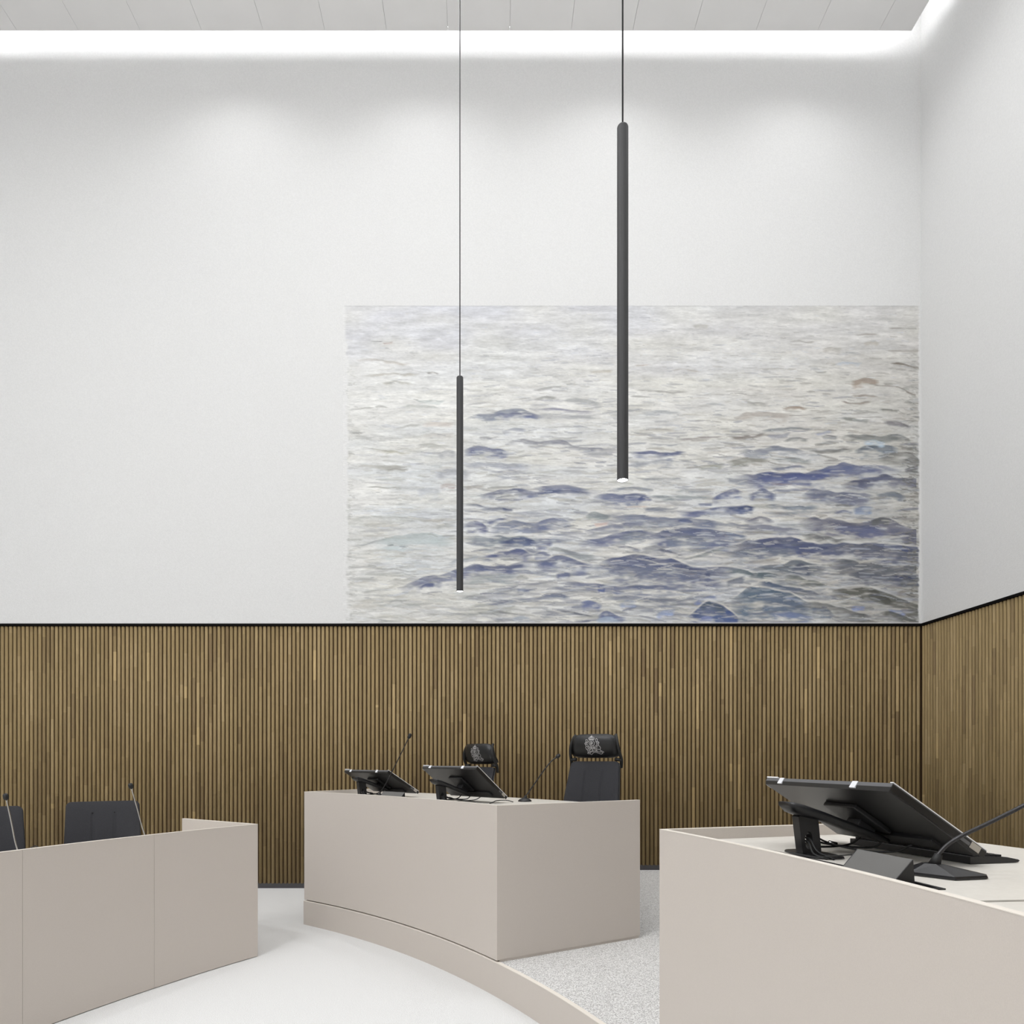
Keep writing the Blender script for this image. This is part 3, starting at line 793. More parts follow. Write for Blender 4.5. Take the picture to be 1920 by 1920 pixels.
    for k in range(5):
        a = 2 * PI * k / 5 + 0.3; cx, sy = math.cos(a), math.sin(a)
        tube('base_leg', [(0, 0, 0.115), (0.15 * cx, 0.15 * sy, 0.10), (0.29 * cx, 0.29 * sy, 0.075)], [0.026, 0.020, 0.014], MT['black'], t, n=8)
        tube('castor', [(0.29 * cx - 0.022 * sy, 0.29 * sy + 0.022 * cx, 0.031), (0.29 * cx + 0.022 * sy, 0.29 * sy - 0.022 * cx, 0.031)], 0.030, MT['blacksoft'], t, n=14)
    return t
def place(xp, Y, yaw, back):      # put the top of the backrest (0.2 m behind the chair's axis) on a picture column
    X = (xp - VP_X) * Y / F_PX
    return (X + math.sin(yaw) * back, Y - math.cos(yaw) * back)
ya = math.radians(-28); x, y = place(1117, 4.95, ya, 0.20)
high_chair('charcoal swivel chair with black crested headrest at the right end of the middle bench', (x, y, DAIS), ya, 1.063)
ya = math.radians(-47); x, y = place(902, 5.78, ya, 0.20)
high_chair('charcoal swivel chair with crested headrest half hidden behind the nearer monitor of the middle bench', (x, y, DAIS), ya, 1.014)
ya = math.radians(29); x, y = place(194, 4.52, ya, 0.20)
high_chair('charcoal fabric chair back without headrest, whole, behind the left desk', (x, y, 0), ya, 0.980, head=False, w_top=0.206, w_bot=0.222, lean=0.32, corner=0.025)
ya = math.radians(38); x, y = place(-40, 3.95, ya, 0.20)
high_chair('charcoal chair back cut off by the left picture edge', (x, y, 0), ya, 0.980, head=False, w_top=0.206, w_bot=0.222, lean=0.32, corner=0.025)

# ================================================================== PENDANTS
def pendant(label, xp, Y, ztop, zbot, r):
    X = (xp - VP_X) * Y / F_PX
    t = empty('pendant_lamp', (X, Y, zbot)); tag(t, label, 'pendant lamp', 'slim tubular pendant lamps')
    Lh = ztop - zbot; n = 64
    V = []; F = []
    prof = [(0.93, 0.004), (0.93, 0.0), (1.0, 0.0), (1.0, Lh - 0.006), (0.9, Lh), (0.1, Lh + 0.001)]
    for rr, z in prof:
        for k in range(n):
            a = 2 * PI * k / n
            fl = 1 - (0.022 if (k % 2) else 0.0)
            V.append((r * rr * fl * math.cos(a), r * rr * fl * math.sin(a), z))
    for i in range(len(prof) - 1):
        for k in range(n):
            k2 = (k + 1) % n; F.append((i * n + k, i * n + k2, (i + 1) * n + k2, (i + 1) * n + k))
    F.append(tuple(range((len(prof) - 1) * n, len(prof) * n)))
    mesh_obj('lamp_tube', V, F, MT['tube'], t)
    lathe('lamp_lens', [(0.0005, 0.003), (r * 0.91, 0.003), (r * 0.91, 0.006), (0.0005, 0.006)], MT['lens'], t, n=24)
    tube('cord', [(0, 0, Lh), (0, 0, CEIL - zbot)], 0.0043, MT['cord'], t, n=8)
    lathe('ceiling_rose', [(0.045, CEIL - zbot - 0.03), (0.045, CEIL - zbot - 0.0005)], MT['cord'], t, n=24)
    l = bpy.data.lights.new('pendant', 'SPOT'); l.energy = PENDANT_POWER; l.color = LAMP_RGB
    l.spot_size = math.radians(70); l.spot_blend = 0.6; l.shadow_soft_size = r * 0.9
    lo = bpy.data.objects.new('lamp_light', l); lo.parent = t; lo.location = (0, 0, -0.004); COL.objects.link(lo)
zb = CAM_Z + (VP_Y - 901) * 3.5 / F_PX; zt = CAM_Z + (VP_Y - 237) * 3.5 / F_PX
pendant('near dark tube pendant lamp hanging before the right half of the sea mural', 1167.5, 3.5, zt, zb, 0.0282)
zb2 = CAM_Z + (VP_Y - 1109) * 5.78 / F_PX; zt2 = CAM_Z + (VP_Y - 707) * 5.78 / F_PX
pendant('far dark tube pendant lamp hanging lower before the left part of the sea mural', 862.3, 5.78, zt2, zb2, 0.0282)

# ================================================================== SEA MURAL (painted on the back wall)
def paint_mural():
    U0, U1, V0, V1 = 643.0, 1725.0, 572.5, 1168.5       # mural rectangle, picture px at the wall plane
    NXm, NYm = 700, 386
    sx = (U1 - U0) / NXm; sy = (V1 - V0) / NYm
    rng = np.random.default_rng(11)
    lin = lambda c: np.array(srgb(*c)[:3])
    uu = U0 + (np.arange(NXm + 1)) * sx; vv = V0 + (np.arange(NYm + 1)) * sy
    UU, VV = np.meshgrid(uu, vv)
    H, W_ = UU.shape
    def vnoise(cu, cv, seed):                            # smooth value noise with cell size cu x cv px
        r = np.random.default_rng(seed)
        gw = int((U1 - U0) / cu) + 4; gh = int((V1 - V0) / cv) + 4
        g = r.random((gh, gw)); a = (UU - U0) / cu + 1; b = (VV - V0) / cv + 1
        i = a.astype(int); j = b.astype(int); fa = a - i; fb = b - j
        fa = fa * fa * (3 - 2 * fa); fb = fb * fb * (3 - 2 * fb)
        return (g[j, i] * (1 - fa) + g[j, i + 1] * fa) * (1 - fb) + (g[j + 1, i] * (1 - fa) + g[j + 1, i + 1] * fa) * fb
    U = (UU - U0) / (U1 - U0); Vn = (VV - V0) / (V1 - V0)
    def mixc(a, b, t): return a * (1 - t[..., None]) + b * t[..., None]
    white, cream, cool, lil, warm = lin((232, 232, 229)), lin((226, 225, 216)), lin((214, 219, 224)), lin((208, 209, 216)), lin((207, 203, 196))
    img = mixc(np.broadcast_to(white, UU.shape + (3,)).copy(), np.broadcast_to(warm, UU.shape + (3,)), np.clip((U - 0.30) * 0.95 + 0.25 * (vnoise(160, 40, 1) - .5), 0, 1))
    img = mixc(img, lil, np.clip(0.9 - Vn * 3.2 + 0.5 * (vnoise(120, 30, 2) - .5), 0, 0.75) * np.clip(1.3 - U, 0.2, 1))
    img = mixc(img, cream, np.clip(0.12 + (vnoise(90, 24, 3) - .5) * 0.9, 0, 0.5))
    img = mixc(img, cool, np.clip((vnoise(140, 26, 4) - .45) * 1.5, 0, 0.7) * np.clip(Vn * 1.5, 0.15, 1))
    img = mixc(img, lin((168, 168, 164)), np.clip((U - 0.78) * 2.6, 0, 0.6) * np.clip(Vn * 1.4 - 0.15, 0, 1) * (0.5 + vnoise(40, 12, 5)))
    for s, (cu, cv, amp) in enumerate(((26, 4.5, 0.10), (60, 9, 0.09), (12, 2.4, 0.07), (5, 1.8, 0.04))):
        img *= (1 + amp * (vnoise(cu, cv, 20 + s) - 0.5) * 2)[..., None]

    def blend(j0, j1, i0, i1, col, al):
        img[j0:j1, i0:i1] = img[j0:j1, i0:i1] * (1 - al[..., None]) + col * al[..., None]

    def stroke(u, v, ln, th, slope, curve, col, al):
        i0 = max(0, int((u - ln / 2 - U0) / sx) - 1); i1 = min(W_, int((u + ln / 2 - U0) / sx) + 2)
        hgt = th * 2.2 + abs(slope) * ln / 2 + abs(curve) * ln / 4 + 2
        j0 = max(0, int((v - hgt - V0) / sy)); j1 = min(H, int((v + hgt - V0) / sy) + 2)
        if i1 - i0 < 2 or j1 - j0 < 2: return
        x = (UU[j0:j1, i0:i1] - u) / (ln / 2)
        c = v + slope * x * ln / 2 + curve * ln / 4 * (x * x - .3)
        w = th * np.clip(1 - x * x, 0, 1) ** 0.6 + 1e-3
        d = np.abs(VV[j0:j1, i0:i1] - c) / w
        blend(j0, j1, i0, i1, col, al * np.clip(1.5 - d * 1.2, 0, 1) * (np.abs(x) < 1))

    pal = {'left': [(176, 178, 170), (188, 188, 182), (160, 162, 156), (196, 192, 182), (205, 207, 206), (150, 152, 150), (184, 190, 190)],
           'mid': [(170, 170, 170), (188, 190, 196), (196, 194, 186), (150, 152, 160), (204, 203, 198), (132, 136, 152), (178, 178, 172)],
           'right': [(168, 163, 156), (180, 176, 168), (150, 146, 140), (132, 128, 122), (190, 188, 184), (160, 165, 172), (200, 196, 188)],
           'deep': [(112, 118, 142), (130, 136, 152), (148, 150, 154), (98, 106, 134), (160, 164, 172), (120, 124, 128), (176, 180, 190)]}
    def region(u, v):
        a = (u - U0) / (U1 - U0); b = (v - V0) / (V1 - V0)
        if a > 0.25 and rng.random() < np.clip((b - 0.38) * 1.0, 0, 0.5): return 'deep', b
        if rng.random() < np.clip((a - 0.5) * 2.2, 0, 1): return 'right', b
        return ('left' if rng.random() > a * 3 else 'mid'), b
    def dabs(n, lo=0.25, hi=0.7, scale=1.0):
        for _ in range(n):
            b = rng.random() ** 0.85; a = rng.random()
            u = U0 + a * (U1 - U0); v = V0 + b * (V1 - V0)
            k, b = region(u, v)
            c = lin(pal[k][rng.integers(7)])
            ln = (14 + 46 * b) * (0.5 + rng.random()) * scale; th = (0.8 + 2.2 * b) * (0.5 + rng.random()) * scale ** 0.5
            fade = np.clip(0.35 + b * 1.3 + a * 0.2, 0, 1) * (0.6 if a < 0.22 else 1)
            stroke(u, v, ln, th, rng.normal(0, 0.05 + 0.05 * b), rng.normal(0, 0.06 + .10 * b), c, (lo + (hi - lo) * rng.random()) * fade)
    dabs(3600)

    edge_n = vnoise(9, 3, 40); edge_m = vnoise(34, 5, 41); body_n = vnoise(22, 5, 42); rag = vnoise(14, 200, 43)
    def wave(pts_, th, col, al=0.85, hl=0.0, fall=1.0):
        hl = hl * 0.65; th = th * (1.45 if th > 6 else 1.25)
        p = np.array(pts_, float); x0, x1 = p[0, 0], p[-1, 0]
        i0 = max(0, int((x0 - U0) / sx)); i1 = min(W_, int((x1 - U0) / sx) + 1)
        if i1 - i0 < 3: return
        xs = uu[i0:i1]; yc = np.interp(xs, p[:, 0], p[:, 1])
        yc = np.convolve(np.pad(yc, 4, mode='edge'), np.ones(9) / 9, 'valid') if len(yc) > 9 else yc
        t = (xs - x0) / max(x1 - x0, 1); tap = np.clip(np.minimum(t, 1 - t) * 6, 0, 1) ** 0.7
        if x1 > U1 - 14: tap = np.clip(t * 6, 0, 1) ** 0.7
        yc = yc + (rag[0, i0:i1] - .5) * 3.0
        j0 = max(0, int((yc.min() - 6 - V0) / sy)); j1 = min(H, int((yc.max() + th * 1.5 - V0) / sy) + 2)
        if j1 - j0 < 2: return
        y = VV[j0:j1, i0:i1]; d = (y - yc[None]) / (th * (0.35 + 0.65 * tap))[None]
        n1 = edge_n[j0:j1, i0:i1]; n2 = edge_m[j0:j1, i0:i1]
        up = np.clip((y - yc[None] + 0.8) / 1.6, 0, 1)
        low = np.clip((1.05 - d + 0.9 * (n2 - .5) + 0.5 * (n1 - .5)) * 1.6 * fall, 0, 1)
        A = al * up * low * tap[None] * (0.72 + 0.42 * body_n[j0:j1, i0:i1])
        c = lin(col)
        shade = (0.88 + 0.28 * np.clip(d, 0, 1) + 0.22 * (n2 - .5))[..., None]
        a_ = np.clip(A, 0, 0.97)[..., None]
        img[j0:j1, i0:i1] = img[j0:j1, i0:i1] * (1 - a_) + c * shade * a_
        if hl:
            g = np.exp(-((y - yc[None] + 2.2) / 1.5) ** 2) * hl * tap[None]
            a_ = np.clip(g, 0, 1)[..., None]; img[j0:j1, i0:i1] = img[j0:j1, i0:i1] * (1 - a_) + lin((236, 233, 224)) * a_

    img *= 1.0
    BL, DB, BG, TE, GR, DG, GG, BR, LG = (100, 108, 142), (84, 92, 126), (126, 133, 150), (112, 126, 136), (146, 146, 143), (108, 109, 106), (172, 174, 168), (160, 144, 130), (188, 190, 190)
    def T(ox, oy, s):
        return lambda pts_: [(ox + x / s, oy + y / s) for x, y in pts_]
    # upper half (tiles 1-3), then the lower half (tiles 4-6)
    t1, t2, t3 = T(640, 570, 5.333), T(1000, 570, 5.333), T(1360, 570, 5.189)
    t4, t5, t6 = T(640, 860, 5.333), T(1000, 860, 5.333), T(1360, 860, 5.189)
    for tf, p, th, c, al, hl in (
        (t1, [(140, 550), (330, 545), (520, 575), (700, 600)], 5, (190, 184, 176), .7, 0), (t1, [(180, 720), (420, 690), (640, 695), (790, 690)], 4, (182, 178, 168), .7, 0),
        (t1, [(850, 690), (920, 680), (980, 690)], 3, (150, 148, 144), .9, 0), (t1, [(400, 780), (560, 770), (640, 775), (710, 800)], 4, (180, 178, 168), .8, 0),
        (t1, [(275, 380), (340, 374), (420, 366)], 1.4, (120, 120, 120), .9, 0), (t1, [(410, 385), (520, 378)], 4, (190, 176, 170), .7, 0),
        (t1, [(60, 1055), (200, 1038), (330, 1030)], 3, (165, 165, 160), .8, 0), (t1, [(330, 1025), (400, 1008), (470, 1030)], 2.5, (165, 165, 160), .8, 0),
        (t1, [(730, 945), (780, 970), (900, 965), (1040, 955)], 5, (178, 188, 186), .8, 0), (t1, [(600, 1015), (760, 1010), (1000, 1030)], 6, (186, 190, 186), .7, 0),
        (t1, [(45, 1295), (140, 1275), (230, 1285)], 2.5, (160, 160, 158), .8, 0), (t1, [(520, 1250), (600, 1220), (800, 1200)], 3, (170, 170, 166), .7, 0),
        (t1, [(1250, 1130), (1400, 1095), (1520, 1090), (1640, 1050), (1800, 1050), (1920, 1085), (2000, 1110)], 9, BG, .85, .3), (t1, [(1520, 1100), (1700, 1090), (1900, 1090), (2040, 1120)], 7, BL, .8, 0),
        (t1, [(1640, 1390), (1760, 1360), (1850, 1350), (1980, 1375), (2150, 1360), (2230, 1360), (2320, 1420), (2600, 1440), (2800, 1450)], 7, (136, 138, 150), .85, 0),
        (t1, [(1220, 1460), (1310, 1420), (1430, 1415), (1520, 1440), (1680, 1470)], 13, BL, .85, .25), (t1, [(1370, 1335), (1440, 1310), (1510, 1335)], 5, (140, 140, 146), .7, 0),
        (t1, [(1600, 1270), (1720, 1240), (1850, 1255)], 6, (150, 154, 170), .7, 0), (t1, [(740, 1410), (860, 1395), (1080, 1410)], 6, (170, 170, 164), .7, 0), (t1, [(280, 1440), (450, 1460), (700, 1490)], 5, (186, 184, 168), .7, 0),
        (t1, [(960, 1490), (1060, 1450), (1150, 1480)], 8, (160, 162, 168), .6, 0), (t1, [(800, 1200), (950, 1170), (1140, 1190)], 9, (206, 196, 188), .6, 0), (t1, [(780, 1310), (960, 1290), (1150, 1290)], 7, (196, 192, 186), .6, 0),
        (t2, [(0, 940), (110, 920), (240, 935)], 5, GR, .7, 0), (t2, [(270, 965), (440, 935), (560, 955), (700, 990)], 7, (160, 162, 164), .75, 0), (t2, [(0, 850), (150, 830), (320, 825)], 4, GR, .7, 0),
        (t2, [(0, 1050), (200, 1040), (380, 1060), (600, 1070), (700, 1065)], 4, (140, 140, 158), .8, 0), (t2, [(0, 1100), (150, 1095), (400, 1110), (680, 1100)], 8, (166, 168, 172), .7, 0),
        (t2, [(560, 670), (680, 655), (800, 660)], 5, (182, 176, 164), .7, 0), (t2, [(1000, 850), (1200, 860), (1400, 880), (1560, 870)], 3.5, (165, 163, 158), .85, 0), (t2, [(960, 920), (1080, 915), (1160, 930)], 2.5, (165, 163, 158), .85, 0),
        (t2, [(1010, 615), (1160, 600)], 2, (182, 164, 150), .8, 0), (t2, [(1370, 660), (1480, 645), (1680, 665)], 2.5, (180, 174, 166), .8, 0), (t2, [(1590, 205), (1680, 195), (1760, 210)], 6, (186, 184, 178), .8, 0),
        (t2, [(1080, 1080), (1250, 1060), (1480, 1080)], 7, (178, 182, 186), .7, 0), (t2, [(1430, 1350), (1600, 1335), (1680, 1315), (1800, 1325), (1920, 1325)], 4, (146, 138, 138), .9, 0),
        (t2, [(960, 1480), (1080, 1475), (1180, 1460), (1280, 1490), (1460, 1470), (1540, 1480)], 9, BL, .95, .3), (t2, [(960, 1580), (1100, 1575), (1250, 1560), (1420, 1550)], 8, BG, .7, 0),
        (t2, [(1150, 1390), (1300, 1405), (1500, 1395)], 3, (150, 156, 166), .8, 0), (t2, [(1000, 1260), (1250, 1240), (1440, 1250)], 5, (178, 174, 164), .6, 0),
        (t3, [(1220, 750), (1340, 718), (1440, 735), (1500, 745)], 11, BR, .9, 0), (t3, [(1380, 785), (1560, 790), (1700, 805), (1780, 850), (1850, 880)], 3, (150, 142, 134), .9, 0),
        (t3, [(550, 1010), (680, 1000), (800, 1005)], 5, (158, 142, 128), .85, 0), (t3, [(80, 1110), (200, 1060), (300, 1045), (440, 1060), (560, 1060), (670, 1080)], 11, (180, 172, 164), .8, 0),
        (t3, [(180, 950), (300, 950), (420, 980)], 5, (168, 166, 162), .8, 0), (t3, [(1120, 940), (1200, 962), (1320, 955), (1430, 950)], 4, (138, 126, 116), .9, 0), (t3, [(1220, 885), (1330, 880), (1500, 905)], 3, (140, 130, 120), .85, 0),
        (t3, [(1500, 1015), (1580, 1022), (1700, 1030)], 4, (118, 118, 112), .9, 0), (t3, [(1120, 1110), (1220, 1100), (1340, 1130), (1420, 1130)], 5, (128, 130, 124), .85, 0), (t3, [(1530, 1140), (1680, 1140), (1780, 1175), (1820, 1200)], 8, (126, 124, 130), .8, 0),
        (t3, [(620, 370), (740, 360), (880, 362)], 2.5, (160, 158, 152), .9, 0), (t3, [(1240, 298), (1360, 292), (1500, 296)], 2.5, (160, 152, 144), .9, 0), (t3, [(1580, 232), (1720, 228), (1860, 234)], 2, (150, 146, 140), .9, 0),
        (t3, [(1600, 575), (1690, 565), (1770, 585), (1880, 620)], 3, (126, 118, 108), .9, 0), (t3, [(1580, 455), (1700, 445), (1870, 440)], 6, (170, 164, 156), .7, 0), (t3, [(940, 430), (1040, 418), (1140, 430)], 9, (182, 178, 170), .7, 0),
        (t3, [(1340, 380), (1440, 365), (1500, 375)], 6, (182, 176, 166), .7, 0), (t3, [(1060, 575), (1200, 565), (1330, 570)], 6, (196, 206, 218), .8, 0), (t3, [(870, 658), (990, 656)], 2.5, (146, 146, 142), .8, 0),
        (t3, [(350, 1235), (520, 1205), (700, 1205), (880, 1205)], 6, (124, 130, 136), .85, 0), (t3, [(0, 1290), (160, 1295), (280, 1280), (400, 1250)], 5, (138, 132, 128), .9, 0), (t3, [(400, 1280), (560, 1265), (640, 1250)], 6, (140, 144, 160), .7, 0),
        (t3, [(560, 1330), (640, 1305), (820, 1300)], 5, (130, 132, 132), .85, 0), (t3, [(860, 1355), (1000, 1345), (1110, 1335)], 4, (140, 140, 136), .8, 0), (t3, [(870, 1260), (960, 1240), (1040, 1235)], 6, (168, 176, 204), .7, 0),
        (t3, [(120, 1425), (400, 1410), (490, 1375), (560, 1390), (620, 1405), (810, 1435)], 11, (130, 136, 150), .85, .3), (t3, [(810, 1420), (960, 1420), (1150, 1410), (1250, 1415)], 5, (130, 130, 128), .9, 0),
        (t3, [(930, 1280), (1100, 1278)], 5, (134, 136, 138), .8, 0), (t3, [(1130, 1290), (1220, 1265), (1330, 1270), (1440, 1290), (1560, 1280), (1640, 1260), (1740, 1280), (1810, 1325)], 12, (120, 124, 124), .9, .2),
        (t3, [(1250, 1420), (1340, 1385), (1500, 1378), (1580, 1372), (1690, 1400)], 13, (112, 122, 134), .9, .2), (t3, [(1340, 1345), (1440, 1325), (1560, 1345)], 8, (186, 204, 220), .85, 0),
        (t3, [(1480, 1480), (1560, 1460), (1680, 1440), (1790, 1430), (1850, 1480), (1890, 1510)], 14, (118, 118, 114), .75, 0), (t3, [(1700, 1390), (1860, 1385)], 5, (120, 120, 116), .9, 0),
        (t3, [(0, 1540), (160, 1505), (280, 1490), (420, 1520)], 9, (142, 142, 134), .85, 0), (t3, [(440, 1510), (620, 1500), (900, 1515)], 6, (128, 134, 136), .85, 0),
        # ---- lower left
        (t4, [(80, 95), (170, 62), (400, 65), (680, 75)], 6, (172, 170, 162), .8, 0), (t4, [(430, 105), (560, 95), (680, 100)], 4, (158, 156, 150), .8, 0), (t4, [(930, 125), (1050, 100), (1200, 115), (1300, 140)], 13, (174, 176, 182), .8, 0),
        (t4, [(1220, 50), (1400, 35), (1700, 50), (1900, 60)], 10, (168, 172, 184), .75, 0), (t4, [(750, 310), (860, 290), (1000, 310)], 10, (192, 196, 202), .7, 0), (t4, [(980, 260), (1060, 240), (1160, 265)], 9, (188, 178, 174), .8, 0),
        (t4, [(1060, 285), (1140, 292)], 2, (160, 130, 124), .9, 0), (t4, [(240, 285), (360, 270), (480, 290), (620, 280)], 3, (176, 176, 170), .8, 0), (t4, [(1230, 275), (1350, 265), (1440, 265)], 6, (176, 172, 166), .8, 0),
        (t4, [(1380, 370), (1480, 330), (1620, 310), (1760, 300), (1920, 320), (2000, 330)], 10, (120, 126, 150), .9, .3), (t4, [(1500, 345), (1720, 345)], 5, DB, .8, 0), (t4, [(1240, 440), (1320, 450), (1480, 480), (1600, 490), (1720, 515)], 6, (128, 134, 150), .9, 0),
        (t4, [(1600, 485), (1680, 500), (1720, 515)], 4, DB, .8, 0), (t4, [(60, 610), (250, 570), (450, 575), (700, 580), (860, 600)], 9, (198, 200, 196), .8, 0), (t4, [(780, 620), (900, 615), (1060, 590)], 4, (170, 168, 162), .8, 0),
        (t4, [(940, 680), (1020, 640), (1150, 640)], 9, (178, 180, 178), .8, 0), (t4, [(1230, 650), (1310, 620), (1420, 640), (1480, 700)], 13, (106, 112, 146), .9, .2), (t4, [(1450, 630), (1540, 605), (1660, 595)], 4, BL, .85, 0),
        (t4, [(1480, 690), (1600, 640), (1720, 615), (1830, 640), (2000, 650)], 17, (132, 140, 162), .85, .3), (t4, [(120, 862), (250, 855), (330, 820), (480, 785)], 3.5, (138, 144, 148), .9, 0),
        (t4, [(330, 830), (480, 785), (600, 765), (760, 745), (900, 745), (1040, 765), (1140, 790)], 22, (192, 202, 203), .9, .3), (t4, [(1000, 760), (1150, 770)], 3, (150, 150, 148), .8, 0),
        (t4, [(1220, 770), (1400, 775), (1560, 765), (1700, 790), (1800, 775), (1980, 800)], 16, (136, 145, 156), .9, .3), (t4, [(1580, 830), (1720, 800), (1850, 790), (1990, 830)], 10, (92, 102, 136), .9, 0),
        (t4, [(450, 862), (530, 862)], 2, (120, 122, 124), .9, 0), (t4, [(170, 925), (400, 900), (640, 930), (860, 955)], 6, (200, 200, 196), .8, 0), (t4, [(1380, 970), (1500, 950), (1640, 925), (1720, 915), (1780, 895), (1850, 930), (1920, 960)], 12, (100, 108, 144), .9, .5),
        (t4, [(1060, 1050), (1140, 1010), (1300, 985), (1400, 965)], 6, (166, 172, 180), .8, 0), (t4, [(720, 1000), (760, 1040), (900, 1060)], 14, (206, 211, 214), .6, 0), (t4, [(20, 1080), (260, 1068), (420, 1095), (580, 1105), (660, 1120)], 4, (168, 168, 166), .85, 0),
        (t4, [(240, 1140), (380, 1118), (480, 1115)], 3, (178, 178, 176), .8, 0), (t4, [(20, 1190), (200, 1190), (380, 1210)], 4, (184, 184, 182), .8, 0), (t4, [(480, 1215), (640, 1200), (800, 1195)], 4, (172, 172, 168), .8, 0),
        (t4, [(560, 1290), (700, 1240), (820, 1180), (960, 1165), (1060, 1140), (1140, 1110), (1220, 1095), (1300, 1050), (1420, 1060), (1560, 1075), (1680, 1065), (1800, 1035), (1920, 1015)], 17, (114, 121, 148), .9, .5),
        (t4, [(1220, 1100), (1330, 1060), (1450, 1080), (1700, 1075), (1920, 1040)], 8, (100, 108, 140), .8, 0), (t4, [(1220, 1210), (1400, 1160), (1600, 1150), (1800, 1160)], 14, (172, 178, 178), .7, 0), (t4, [(780, 1285), (840, 1250), (940, 1245)], 7, (104, 112, 146), .9, .2),
        (t4, [(1740, 1190), (1800, 1165), (1880, 1180)], 6, (150, 152, 150), .7, 0), (t4, [(180, 1335), (360, 1310), (560, 1275)], 5, (186, 186, 182), .8, 0), (t4, [(1750, 1310), (1900, 1300)], 4, (126, 136, 160), .8, 0),
        (t4, [(450, 1445), (540, 1415), (660, 1405)], 3.5, (170, 172, 170), .8, 0), (t4, [(1260, 1475), (1400, 1440), (1560, 1470), (1780, 1480)], 10, (186, 188, 180), .7, 0), (t4, [(280, 1590), (360, 1595), (480, 1620)], 3, (160, 160, 158), .8, 0), (t4, [(30, 1545), (110, 1555)], 4, (168, 168, 166), .8, 0),
        (t4, [(1700, 1600), (1800, 1575), (1900, 1590)], 12, (178, 190, 208), .7, 0),
        # ---- lower middle
        (t5, [(0, 280), (200, 270), (330, 262), (440, 280), (560, 300)], 7, (122, 128, 150), .85, .3), (t5, [(0, 330), (150, 315), (350, 315), (480, 320), (590, 335)], 7, (98, 106, 136), .9, 0),
        (t5, [(600, 370), (690, 345), (800, 350), (900, 355), (1050, 345), (1140, 360), (1190, 400)], 11, (110, 118, 148), .9, .4), (t5, [(1040, 400), (1110, 358), (1190, 410)], 7, (84, 94, 136), .9, 0), (t5, [(1140, 365), (1400, 370), (1650, 370), (1780, 380)], 7, (146, 154, 158), .85, 0),
        (t5, [(780, 295), (900, 280), (1080, 285), (1200, 300)], 5, (146, 152, 162), .8, 0), (t5, [(1070, 200), (1180, 185), (1300, 195), (1420, 185), (1500, 210)], 4, (146, 150, 156), .8, 0), (t5, [(1230, 95), (1330, 80), (1460, 90)], 4, (134, 140, 156), .8, 0),
        (t5, [(1620, 75), (1780, 60), (1920, 50)], 7, (160, 162, 152), .8, 0), (t5, [(1420, 320), (1520, 305), (1620, 320)], 6, (150, 158, 164), .8, 0), (t5, [(1780, 400), (1850, 360), (1920, 335), (2010, 300), (2100, 340)], 12, (102, 112, 150), .9, .3), (t5, [(1640, 440), (1800, 440)], 5, (120, 126, 150), .8, 0),
        (t5, [(920, 440), (980, 420), (1060, 440)], 7, (130, 138, 162), .8, 0), (t5, [(1080, 490), (1200, 485), (1330, 495), (1460, 485)], 5, (130, 136, 148), .8, .3), (t5, [(1430, 525), (1560, 530), (1680, 505), (1800, 490), (1920, 485), (2100, 470), (2200, 480)], 9, (108, 116, 150), .9, .4),
        (t5, [(520, 570), (600, 515), (680, 545), (780, 570)], 11, (136, 146, 150), .8, .3), (t5, [(760, 570), (900, 555), (1100, 560), (1200, 580), (1400, 590), (1520, 590), (1700, 600), (1830, 625), (2000, 680)], 20, (122, 130, 152), .9, .4),
        (t5, [(1440, 610), (1520, 595), (1600, 620)], 6, (92, 102, 138), .8, 0), (t5, [(0, 650), (80, 615), (200, 595), (300, 605), (380, 640)], 18, (120, 128, 156), .9, .3), (t5, [(500, 720), (620, 690), (760, 660), (900, 640), (1050, 645)], 9, (124, 130, 152), .85, .3),
        (t5, [(600, 640), (680, 640), (760, 625)], 6, (222, 198, 188), .85, 0), (t5, [(900, 485), (1000, 478), (1150, 470)], 3, (224, 204, 192), .8, 0), (t5, [(440, 825), (560, 805), (700, 785), (850, 735), (960, 720), (1100, 710), (1250, 740)], 14, (112, 119, 148), .9, .4),
        (t5, [(860, 770), (1000, 730), (1150, 740)], 18, (138, 146, 158), .7, 0), (t5, [(1130, 770), (1240, 745), (1320, 705), (1450, 690), (1600, 688), (1760, 705), (1920, 735), (2060, 780)], 26, (104, 112, 142), .93, .6), (t5, [(1300, 780), (1500, 760), (1800, 780)], 18, (136, 144, 158), .6, 0),
        (t5, [(0, 800), (150, 800), (280, 810), (440, 800)], 6, (120, 128, 150), .85, 0), (t5, [(0, 845), (80, 850), (200, 840)], 7, (100, 108, 146), .85, 0), (t5, [(140, 905), (230, 885), (360, 920), (500, 950), (660, 965)], 8, (142, 148, 152), .85, 0),
        (t5, [(830, 870), (950, 870), (1030, 900), (1090, 905)], 4, (118, 122, 138), .9, 0), (t5, [(1080, 890), (1200, 860), (1330, 880)], 10, (150, 152, 156), .7, 0), (t5, [(1240, 895), (1380, 920), (1430, 945), (1500, 965)], 4, (94, 98, 116), .9, 0),
        (t5, [(0, 955), (90, 920), (180, 965)], 10, (118, 126, 158), .85, .3), (t5, [(0, 1020), (130, 1020), (200, 975), (300, 970), (400, 1000), (520, 1045), (600, 1045)], 15, (106, 114, 146), .92, .7),
        (t5, [(600, 1050), (720, 1010), (860, 980), (980, 960), (1100, 960), (1210, 990), (1300, 1000), (1380, 985), (1460, 1030), (1560, 1075), (1720, 1085), (1920, 1085), (2050, 1100)], 30, (94, 102, 134), .95, .9),
